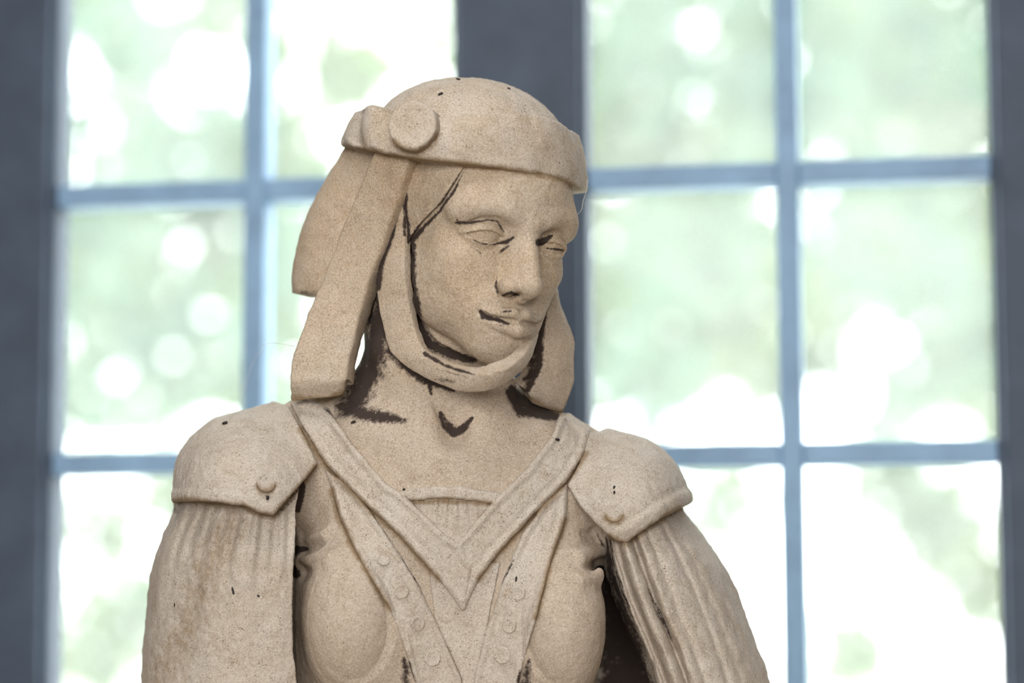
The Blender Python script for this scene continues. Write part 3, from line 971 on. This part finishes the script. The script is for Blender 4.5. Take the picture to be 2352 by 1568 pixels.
far_r = [(1270, 600, 0.060), (1292, 702, 0.058), (1321, 768, 0.055), (1323, 825, 0.052), (1321, 878, 0.048), (1308, 922, 0.046), (1294, 948, 0.052)]
ribbon('lappet', PP(far_l), PP(far_r), 0.026, STATUE, n=90, r=0.004, crown=0.002, mat=STONE,
       strokes=[dict(p=[(1250, 690, 10), (1234, 780, 17), (1228, 840, 19), (1212, 890, 12)], y=(0.012, 0.2), soft=0.6), dict(p=[(1225, 930, 6), (1275, 950, 6)], g=0.55)])  # inner side darkened with painted shade to part it from the face

# wimple: cloth at the temple, then the strap that runs under the chin
TEMPLE = [(943, 350), (1072, 366), (1068, 380), (1046, 415), (1015, 463), (971, 508), (944, 548), (936, 562), (930, 520), (928, 470), (931, 420)]
TORSO = body.F
slab('temple_cloth', TEMPLE, 0.0038, STATUE, ymax=0.05, k=0.0018, mat=STONE,
     strokes=[dict(p=[(938, 375, 3), (931, 440, 5), (932, 500, 6), (938, 556, 8)], soft=0.8), dict(p=[(1056, 400, 2), (1040, 428, 4), (1007, 477, 5.5), (965, 520, 6), (945, 550, 8)], soft=0.8)])  # both edges darkened with painted shade for the gaps beside them
st_o = [(926, 372, -0.012), (912, 455, -0.003), (888, 545, 0.004), (868, 605, 0.005), (862, 650, 0.004), (868, 697, 0.003), (879, 755, -0.001), (893, 800, -0.003), (921, 834, -0.014), (963, 862, -0.028), (1012, 885, -0.042), (1062, 900, -0.052), (1108, 901, -0.056), (1146, 889, -0.054), (1190, 860, -0.044), (1218, 830, -0.026), (1236, 780, -0.002), (1248, 700, 0.018), (1258, 600, 0.030)]
st_i = [(934, 372, -0.016), (928, 455, -0.010), (928, 545, -0.010), (927, 605, -0.014), (929, 650, -0.016), (938, 697, -0.014), (949, 745, -0.015), (962, 786, -0.021), (979, 808, -0.032), (1003, 826, -0.042), (1034, 842, -0.052), (1072, 856, -0.062), (1110, 860, -0.068), (1143, 854, -0.068), (1180, 838, -0.060), (1217, 796, -0.036), (1228, 745, -0.006), (1236, 680, 0.016), (1246, 590, 0.028)]
ribbon('chin_strap', PP(st_o), PP(st_i), [0.008, 0.009, 0.010, 0.011, 0.012, 0.012, 0.010, 0.010], STATUE, n=150, r=0.0020, crown=0.0012, mat=STONE,
       strokes=[dict(p=[(933, 380, 3), (928, 455, 4), (930, 540, 5)], soft=0.8, g=0.9), dict(p=[(931, 395, 4), (917, 468, 7), (895, 550, 8.5), (874, 610, 9), (866, 660, 10)], soft=0.8), dict(p=[(975, 812, 5), (1020, 838, 5), (1060, 852, 4), (1090, 860, 3)], soft=0.7),  # painted shade along the gaps to lappet, temple cloth and jaw
                dict(p=[(1000, 846, 2), (1050, 860, 3), (1090, 872, 2)], g=0.8), dict(p=[(1000, 872, 5), (1040, 876, 9)], g=0.6)])

# ---------- layers over the torso
TORSO = body.F
hem = lambda a, b, w, h: (lambda px, py, sd: h * np.exp(-(np.minimum.reduce([seg_dist(px, py, p, q)[0] for p, q in zip(a[:-1], a[1:])]) / w) ** 4))

LAP_L = [(745, 1075), (760, 1120), (779, 1183), (812, 1256), (852, 1325), (895, 1398), (922, 1464), (938, 1514), (953, 1567), (985, 1680), (1062, 1680), (1061, 1561), (1038, 1508), (998, 1421), (952, 1325), (905, 1255), (850, 1170), (800, 1110)]
LAP_R = [(1303, 1110), (1300, 1189), (1266, 1289), (1232, 1415), (1214, 1481), (1190, 1567), (1160, 1680), (1085, 1680), (1088, 1561), (1117, 1448), (1157, 1325), (1200, 1225), (1250, 1150)]
V_L = [(665, 925), (703, 994), (750, 1070), (831, 1151), (916, 1228), (1008, 1330), (1062, 1402), (1071, 1395), (1085, 1300), (1060, 1250), (1025, 1231), (972, 1179), (928, 1136), (889, 1113), (806, 1015), (750, 935), (700, 915)]
V_R = [(1286, 950), (1266, 1002), (1206, 1079), (1137, 1146), (1071, 1222), (1042, 1256), (1030, 1300), (1062, 1402), (1072, 1388), (1100, 1330), (1143, 1272), (1211, 1199), (1309, 1097), (1347, 1036), (1358, 985), (1310, 950)]
CENTRE = [(985, 1290), (1150, 1290), (1117, 1448), (1090, 1568), (1085, 1680), (1062, 1680), (1061, 1561), (1038, 1508), (998, 1421)]
GATHER = [(930, 1140), (1140, 1140), (1048, 1262)]
TRIM = [(915, 1132), (945, 1122), (985, 1117), (1040, 1117), (1090, 1122), (1158, 1136), (1140, 1156), (1090, 1151), (1040, 1146), (990, 1146), (945, 1150)]

def edge_bead(w=9.0, h=0.0016, inner=9.0):
    # narrow raised border along the outline
    return lambda px, py, sd: h * np.exp(-((-sd / 0.00036 - inner) / w) ** 2 * 1.6) - 0.6 * h * np.exp(-((-sd / 0.00036 - inner - 13) / 5) ** 2)

def pleat_fn(px, py, sd):
    return 0.0010 * np.sin((px - 1040) / 22.0 * 2 * math.pi * (1 - (py - 1150) / 420.0)) * np.clip((1235 - py) / 60, 0, 1)

slab('bodice_gathers', GATHER, 0.0015, STATUE, extra=pleat_fn, mat=STONE2)
slab('neckline_trim', smooth_poly(TRIM, 3), 0.0048, STATUE, k=0.003, mat=STONE2)
slab('centre_panel', CENTRE, 0.0022, STATUE, mat=STONE2)
lap1 = slab('lapel', LAP_L, 0.0042, STATUE, extra=edge_bead(6, 0.0011, 8), mat=STONE2, strokes=[dict(p=[(880, 1215, 3), (950, 1320, 4), (975, 1370, 3)], g=0.75), dict(p=[(940, 1520, 4), (950, 1568, 6)], g=0.8)])
lap2 = slab('lapel', LAP_R, 0.0042, STATUE, extra=edge_bead(6, 0.0011, 8), mat=STONE2, strokes=[dict(p=[(1180, 1285, 3), (1150, 1340, 4)], g=0.72), dict(p=[(1195, 1540, 5), (1190, 1568, 6)], g=0.8)])
for (a, b, r) in ((880, 1285, 15), (922, 1358, 16), (958, 1431, 17), (993, 1511, 18)): stud(a, b, r, lap1, 0.0042, 0.0019, STONE2)
for (a, b, r) in ((1190, 1362, 16), (1170, 1436, 17), (1154, 1504, 19)): stud(a, b, r, lap2, 0.0042, 0.0019, STONE2)
slab('cross_strap', V_L, 0.0072, STATUE, extra=edge_bead(6, 0.0009, 10), mat=STONE2, k=0.003, strokes=[dict(p=[(742, 935, 4), (768, 955, 5)], g=0.7)])
slab('cross_strap', V_R, 0.0065, STATUE, extra=edge_bead(6, 0.0009, 10), mat=STONE2, k=0.003)

# sleeves: pleated cloth falling from under the shoulder guards
def sleeve(rows, depth_u, depth_y, back_u, back_y, pleats, name, strokes, shift=None):
    rows = np.array(rows, float)
    n = 130
    py = np.linspace(rows[0, 0], rows[-1, 0], n)
    def ev(c): 
        return _cr(rows[:, [0, c]], 400)
    L = np.interp(py, ev(1)[:, 0], ev(1)[:, 1]); R = np.interp(py, ev(2)[:, 0], ev(2)[:, 1])
    nu = 90
    u = np.linspace(0, 1, nu)
    du = _cr(np.stack([depth_u, depth_y], 1), 200)
    yf = np.interp(u, du[:, 0], du[:, 1])
    ring_u = np.concatenate([u, back_u]); ring_y = np.concatenate([yf, back_y])
    G = np.zeros((n, len(ring_u), 3))
    for i in range(n):
        h = pleats(u, py[i])
        yy = ring_y.copy(); yy[:nu] -= h
        if shift: yy = yy + shift(py[i])
        for j in range(len(ring_u)):
            G[i, j] = P(L[i] + (R[i] - L[i]) * ring_u[j], py[i], yy[j])
    V = G.reshape(-1, 3); nv = len(ring_u)
    F = [tuple(int(k) for k in f) for f in grid_faces(n, nv, True)]
    F.append(tuple(range(nv))[::-1]); F.append(tuple((n - 1) * nv + k for k in range(nv)))
    w = to_world(V)
    return stone_part(name, V, F, STATUE, strokes, STONE2, 0.0012)

def tri(x): return np.abs((x % 1.0) * 2 - 1)
def pl_left(u, py):
    fade = np.clip((py - 1140) / 60, 0, 1) * np.clip((1560 - py) / 330, 0.10, 1)
    uu = u ** 1.0
    a = 0.0034 * (np.sin(2 * math.pi * 10.3 * uu + 0.9 + 1.1 * np.sin(5 * uu)) * 0.6 * np.clip((1400 - py) / 200, 0.06, 1) + 0.7 * np.sin(2 * math.pi * 3.3 * uu + 0.4 + (py - 1200) * 0.002))
    b = 0.006 * np.exp(-((u - 0.34 + (py - 1300) * 0.0002) / 0.10) ** 2) * np.clip((py - 1180) / 150, 0, 1) * -1
    return a * fade * np.clip(u / 0.08, 0, 1) + b * np.clip((1650 - py) / 250, 0, 1)
sleeve([(1100, 428, 690), (1150, 402, 683), (1173, 398, 678), (1224, 374, 678), (1262, 361, 677), (1326, 345, 673), (1411, 336, 671), (1475, 329, 671), (1568, 324, 682), (1750, 318, 705), (1930, 316, 715)],
       [0, .06, .18, .40, .65, .86, 1.0], [.062, .020, -.008, -.034, -.044, -.040, -.032],
       [0.995, 0.97, 0.80, 0.5, 0.2, 0.04], [-0.022, 0.02, 0.08, 0.105, 0.105, 0.09], pl_left, 'sleeve',
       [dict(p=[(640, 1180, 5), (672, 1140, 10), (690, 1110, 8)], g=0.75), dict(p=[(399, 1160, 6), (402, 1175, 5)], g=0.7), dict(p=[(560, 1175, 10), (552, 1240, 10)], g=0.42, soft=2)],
       shift=lambda py: 0.013 * np.clip((1290 - py) / 130, 0, 1) ** 1.3)

def groove(u, c, w): return np.exp(-((u - c) / w) ** 2)
def pl_right(u, py):
    f = np.clip((py - 1150) / 110, 0.15, 1)
    h = -0.016 * groove(u, 0.075, 0.035) + 0.007 * groove(u, 0.16, 0.05) - 0.014 * groove(u, 0.262, 0.035) + 0.003 * groove(u, 0.33, 0.05)
    h += -0.0026 * groove(u, 0.43, 0.03) - 0.0032 * groove(u, 0.63, 0.03) - 0.002 * groove(u, 0.74, 0.03) - 0.0016 * groove(u, 0.86, 0.03)
    return h * f
sleeve([(1110, 1400, 1548), (1164, 1397, 1568), (1224, 1396, 1611), (1283, 1406, 1654), (1335, 1420, 1684), (1390, 1438, 1706), (1479, 1476, 1740), (1565, 1509, 1769), (1750, 1575, 1825), (1930, 1630, 1868)],
       [0, .05, .18, .40, .65, .86, 1.0], [.004, -.016, -.026, -.026, -.008, .022, .066],
       [0.96, 0.8, 0.5, 0.2, 0.02, -0.03, -0.08, -0.03], [0.09, 0.105, 0.11, 0.10, 0.085, 0.06, 0.035, 0.018], pl_right, 'sleeve',
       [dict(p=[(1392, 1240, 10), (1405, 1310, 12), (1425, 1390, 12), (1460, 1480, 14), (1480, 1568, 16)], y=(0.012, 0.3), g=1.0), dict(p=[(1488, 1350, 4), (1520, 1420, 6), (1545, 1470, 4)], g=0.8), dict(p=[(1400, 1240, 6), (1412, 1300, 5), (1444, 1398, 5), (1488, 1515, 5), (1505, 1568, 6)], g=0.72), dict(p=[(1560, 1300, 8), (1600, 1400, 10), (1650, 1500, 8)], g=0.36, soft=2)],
       shift=lambda py: 0.015 * np.clip((1300 - py) / 130, 0, 1) ** 1.3)

# cloak behind the arms closes the gap between chest and sleeve
def cloak():
    n, m = 40, 40
    G = []
    for side in (0, 1):
        for i in range(n):
            py = 1010 + (1930 - 1010) * i / (n - 1)
            l = np.interp(py, [1010, 1150, 1400, 1930], [620, 430, 390, 380]); r = np.interp(py, [1010, 1150, 1400, 1930], [1380, 1500, 1640, 1800])
            for j in range(m):
                u = j / (m - 1)
                yy = 0.098 + 0.05 * math.sin(math.pi * u) + (0.02 if side else 0) + 0.004 * math.sin(u * 40) - 0.03 * max(0, (1150 - py) / 140)
                G.append(P(l + (r - l) * u, py, yy))
    V = np.array(G); F = []; o = n * m
    for i in range(n - 1):
        for j in range(m - 1):
            q = (i * m + j, i * m + j + 1, (i + 1) * m + j + 1, (i + 1) * m + j)
            F.append(q[::-1]); F.append(tuple(o + k for k in q))
    for j in range(m - 1):
        F.append((j, j + 1, o + j + 1, o + j)); a = (n - 1) * m; F.append((a + j + 1, a + j, o + a + j, o + a + j + 1))
    for i in range(n - 1):
        F.append(((i + 1) * m, i * m, o + i * m, o + (i + 1) * m)); a = m - 1
        F.append((i * m + a, (i + 1) * m + a, o + (i + 1) * m + a, o + i * m + a))
    stone_part('cloak', V, F, STATUE, [dict(p=[(1400, 1200, 60), (1440, 1450, 80), (1450, 1700, 90)], g=1.0)], STONE2, 0.001)  # seen through the arm gap: dark stain plus painted shade
cloak()

# shoulder guards over the sleeves: the body and the sleeve tops together carry them
sh = body.F.copy()
def sh_ell(c, r, k):
    e = np.array(r) + k + 0.012
    s = body.sl(np.array(c) - e, np.array(c) + e); x, y, z = body.xyz(s)
    sh[s] = smin(sh[s], sd_ell(x, y, z, c, r).astype(np.float32), k)
sh_ell(P(562, 1125, 0.040), (0.049, 0.082, 0.052), 0.03)
sh_ell(P(610, 1140, 0.035), (0.042, 0.080, 0.045), 0.03)
sh_ell(P(1432, 1158, 0.050), (0.043, 0.080, 0.044), 0.025)
GUARD_L = [(664, 934), (640, 925), (600, 905), (520, 910), (440, 950), (385, 1020), (370, 1090), (375, 1130), (392, 1156), (426, 1150), (490, 1152), (559, 1160), (593, 1177), (628, 1183), (682, 1121), (728, 1066), (703, 1005)]
GUARD_R = [(1352, 992), (1375, 992), (1405, 980), (1440, 965), (1515, 985), (1580, 1050), (1605, 1120), (1590, 1152), (1526, 1185), (1483, 1214), (1437, 1246), (1418, 1242), (1398, 1228), (1364, 1198), (1334, 1164), (1304, 1113), (1340, 1045)]
hl = [(385, 1140), (426, 1138), (490, 1140), (559, 1148), (593, 1165), (628, 1170)]
hr = [(1576, 1145), (1526, 1170), (1483, 1199), (1437, 1231), (1418, 1228)]
g1 = slab('shoulder_guard', GUARD_L, 0.0055, STATUE, ymax=0.14, extra=hem(hl, 0, 14, 0.0022), mat=STONE2, base=sh, under=0.02, k=0.002)
g2 = slab('shoulder_guard', GUARD_R, 0.0055, STATUE, ymax=0.14, extra=hem(hr, 0, 20, 0.0028), mat=STONE2, base=sh, under=0.02, k=0.002)
TORSO = sh
stud(610, 1110, 21, g1, 0.0055, 0.002, STONE2)
stud(1411, 1177, 21, g2, 0.0055, 0.002, STONE2)
TORSO = body.F

# ------------------------------------------------------------------ pedestal under the statue (below the frame)
ped = empty('pedestal', (-0.03, 2.06, 0.0))
bpy.context.view_layer.update()
tag(ped, 'square stone pedestal under the sandstone statue', 'pedestal')
for nm, hw, hd, z0, z1 in (('plinth', 0.42, 0.27, 0.0, 0.16), ('shaft', 0.36, 0.21, 0.16, 1.16), ('cap_moulding', 0.40, 0.25, 1.16, 1.262)):
    bevel(plain_box(nm, (-0.03 - hw, 2.06 - hd, z0), (-0.03 + hw, 2.06 + hd, z1 - (0.002 if z1 > 1.2 else 0)), STONE2, ped), 0.012, 3)

# ------------------------------------------------------------------ small dark specks lying on the stone
bpy.context.view_layer.update()
dg = bpy.context.evaluated_depsgraph_get()
def ray(px, py):
    d = Vector(CR @ np.array([(px - 1176) / FPX, (784 - py) / FPX, -1.0])).normalized()
    hit, loc, nrm, *_ = scene.ray_cast(dg, Vector((0, 0, CAMZ)), d)
    return (loc, nrm) if hit else (None, None)

def speck(px, py, length, width, ang, label):
    loc, nrm = ray(px, py)
    if loc is None or loc.y > 2.3: return
    seg, rings = 12, 8
    V = []; F = []
    for i in range(rings + 1):
        t = math.pi * i / rings
        for j in range(seg):
            a = 2 * math.pi * j / seg
            w = math.sin(t) ** 0.8 * (1 + 0.18 * math.cos(t))
            V.append((0.5 * length * math.cos(t), 0.5 * width * w * math.cos(a), 0.42 * width * w * math.sin(a)))
    for i in range(rings):
        for j in range(seg):
            F.append((i * seg + j, i * seg + (j + 1) % seg, (i + 1) * seg + (j + 1) % seg, (i + 1) * seg + j))
    o = mesh_from('dark_speck', V, F, SPECK)
    z = nrm
    x = Vector(CR @ np.array([math.cos(math.radians(ang)), math.sin(math.radians(ang)), 0]))
    x = (x - z * x.dot(z)).normalized(); y = z.cross(x)
    o.matrix_world = Matrix.Translation(loc + z * width * 0.25) @ Matrix((x, y, z)).transposed().to_4x4()
    tag(o, label, 'speck', 'dark specks on the statue')
k_ = 0.00036
for a in (
    (1012, 217, 13, 7, 35, 'small dark speck on the crown of the stone cap'),
    (517, 973, 14, 9, 10, 'dark speck on top of the shoulder guard nearest the left window'),
    (614, 1143, 11, 8, 80, 'dark speck just below the stud of the left shoulder guard'),
    (812, 970, 13, 7, 10, 'small dark speck in the hollow beside the neck'),
    (1279, 1009, 14, 7, -10, 'dark speck on the right cross strap near the shoulder'),
    (1411, 1119, 8, 5, 80, 'upper of two tiny dark specks on the right shoulder guard'),
    (1411, 1131, 8, 5, 85, 'lower of two tiny dark specks on the right shoulder guard'),
    (535, 1355, 21, 7, -72, 'long dark speck in the middle of the left sleeve'),
    (593, 1368, 10, 6, -35, 'small dark speck beside the long one on the left sleeve'),
    (401, 1390, 11, 6, 90, 'dark speck near the outer edge of the left sleeve'),
    (928, 1124, 7, 6, 30, 'tiny dark speck at the left end of the neckline trim'),
    (1186, 1330, 13, 5, 90, 'thin dark speck on the right lapel above its studs'),
    (1052, 183, 10, 6, 0, 'dark speck on the top edge of the cap at its highest point'),
    (1168, 204, 8, 5, -15, 'dark speck on the top edge of the cap right of its crown'),
): speck(a[0], a[1], a[2] * k_, a[3] * k_, a[4], a[5])

def thread(name, pts, r, label):
    pts = crom(np.array(pts, float), 24); V = []; F = []
    for i, p in enumerate(pts):
        for j in range(4):
            a = math.pi / 2 * j
            V.append(p + np.array([math.cos(a), 0, math.sin(a)]) * r)
    for i in range(len(pts) - 1):
        for j in range(4): F.append((i * 4 + j, i * 4 + (j + 1) % 4, (i + 1) * 4 + (j + 1) % 4, (i + 1) * 4 + j))
    o = mesh_from(name, to_world(np.array(V)), F, WEB)
    tag(o, label, 'cobweb')
WEB = paint('pale_cobweb', (0.7, 0.68, 0.64), 0.6, 0.05)
thread('cobweb_thread', [P(1349, 413, 0.028), P(1346, 440, 0.024), P(1339, 462, 0.022), P(1336, 480, 0.02), P(1327, 492, 0.018)], 0.00022, 'fine pale cobweb thread hanging from the right end of the headband')
thread('cobweb_thread', [P(676, 795, 0.016), P(620, 788, 0.06), P(596, 806, 0.12), P(570, 860, 0.2), P(556, 915, 0.3)], 0.00018, 'fine cobweb strand reaching from the left lappet towards the window')

# ------------------------------------------------------------------ outside: ground and trees in leaf
struct(plain_box('ground', (-40, 2.9, -0.35), (40, 90, -0.25), GROUND), 'pale ground outside the windows')

def tube(path, radii, seg=10):
    V = []; F = []
    for i, (p, r) in enumerate(zip(path, radii)):
        for j in range(seg):
            a = 2 * math.pi * j / seg
            V.append((p[0] + r * math.cos(a), p[1] + r * math.sin(a), p[2]))
    for i in range(len(path) - 1):
        for j in range(seg): F.append((i * seg + j, i * seg + (j + 1) % seg, (i + 1) * seg + (j + 1) % seg, (i + 1) * seg + j))
    return V, F

def tree(x, y, h, clumps, nleaf, size, mat, label, seed):
    g = np.random.default_rng(seed)
    root = empty('leafy_tree', (x, y, -0.25))
    bpy.context.view_layer.update()
    tag(root, label, 'tree', 'trees outside the windows')
    path = [(x + 0.06 * math.sin(i * 1.3 + seed), y + 0.05 * math.cos(i + seed), -0.25 + h * i / 9) for i in range(10)]
    V, F = tube(path, [0.16 - 0.013 * i for i in range(10)])
    mesh_from('trunk', V, F, BARK, root)
    cs = np.array(clumps, float)
    for c in cs[:6]:
        b0 = np.array([x, y, max(0.4, min(h * 0.8, c[2] - 0.5))]); b1 = c[:3]
        pts = [b0 + (b1 - b0) * t + np.array([0, 0, 0.12 * math.sin(math.pi * t)]) for t in np.linspace(0, 1, 6)]
        V, F = tube(pts, np.linspace(0.05, 0.012, 6), 6)
        mesh_from('branch', V, F, BARK, root)
    w = cs[:, 3] ** 2; w /= w.sum()
    pick = g.choice(len(cs), nleaf, p=w)
    d = g.normal(size=(nleaf, 3)); d /= np.linalg.norm(d, axis=1)[:, None]
    rad = g.random(nleaf) ** 0.4
    c = cs[pick, :3] + d * (rad * cs[pick, 3])[:, None]
    a = g.normal(size=(nleaf, 3)); a /= np.linalg.norm(a, axis=1)[:, None]
    b = np.cross(a, g.normal(size=(nleaf, 3))); b /= np.linalg.norm(b, axis=1)[:, None]
    n_ = np.cross(a, b)
    s = size * (0.6 + 0.8 * g.random(nleaf))[:, None]
    V = np.stack([c - a * s, c + b * s * 0.45 + n_ * s * 0.12, c + a * s, c - b * s * 0.45 + n_ * s * 0.12], 1).reshape(-1, 3)
    F = np.arange(nleaf * 4).reshape(-1, 4)
    # fold every leaf along its midrib
    F = np.concatenate([F[:, [0, 1, 2]], F[:, [0, 2, 3]]])
    o = mesh_from('foliage', V, F, mat, root, smooth=False)
    o['kind'] = 'stuff'

def at(px, py, y):
    d = CR @ np.array([(px - 1176) / FPX, (784 - py) / FPX, -1.0])
    return np.array([0, 0, CAMZ]) + d * (y / d[1])

def clumps(spec, y):
    out = []
    for px, py, r in spec:
        p = at(px, py, y + random.uniform(-0.5, 0.5)); out.append((*p, r * (y / FPX)))
    return out
def spread(x0, x1, y0, y1, step, r):
    return [(x + random.uniform(-50, 50), y + random.uniform(-50, 50), r * random.uniform(0.75, 1.2)) for x in range(x0, x1, step) for y in range(y0, y1, step)]
tree(2.3, 9.0, 4.6, clumps([(1500, 120, 200), (1800, 250, 170), (2150, 220, 240), (2050, 560, 200), (1600, 560, 200), (2250, 760, 190), (1480, 860, 150), (2080, 900, 140), (1700, -150, 250), (2100, -150, 250)], 9.0), 800, 0.10, LEAF2, 'broad leafy tree seen through the right window', 1)
tree(0.25, 13.0, 5.4, clumps(spread(1330, 2480, -120, 960, 190, 150), 13.0), 3900, 0.13, LEAF, 'yellow-green tree farther back seen through the right window', 2)
tree(-2.4, 8.5, 4.2, clumps([(250, 150, 190), (420, 330, 150), (230, 600, 190), (450, 760, 170), (260, 880, 160), (640, 560, 150), (700, 850, 140), (100, 350, 220)], 8.5), 330, 0.10, LEAF2, 'thin leafy tree seen through the left window', 3)
tree(-2.62, 13.0, 5.0, clumps(spread(60, 760, -60, 1040, 190, 140) + [(820, 160, 110), (900, 420, 110)], 13.0), 1700, 0.13, LEAF, 'pale green tree farther back seen through the left window', 4)
tree(4.4, 16.0, 3.0, clumps([(2150, 1200, 150), (1650, 1150, 110), (2250, 1350, 130), (1960, 1500, 110), (1500, 1250, 120), (2050, 1100, 130)], 16.0), 1000, 0.11, LEAF, 'low bush far behind the right window', 5)
tree(-3.6, 16.0, 3.0, clumps([(220, 1230, 120), (330, 1420, 120), (180, 1500, 140), (420, 1130, 120)], 16.0), 600, 0.11, LEAF, 'low bush far behind the left window', 6)
tree(-7.2, 19.0, 5.0, clumps(spread(-1000, 20, -100, 1040, 210, 150), 19.0), 2000, 0.13, LEAF, 'leafy tree left of the left window, mostly hidden by the wall', 7)
tree(7.6, 19.0, 5.0, clumps(spread(2560, 3500, -100, 1040, 210, 150), 19.0), 2000, 0.13, LEAF2, 'leafy tree right of the right window, mostly hidden by the wall', 8)
tree(-0.2, 19.0, 5.2, clumps(spread(780, 1330, -60, 900, 200, 130), 19.0), 700, 0.14, LEAF, 'tree standing behind the post between the windows', 9)
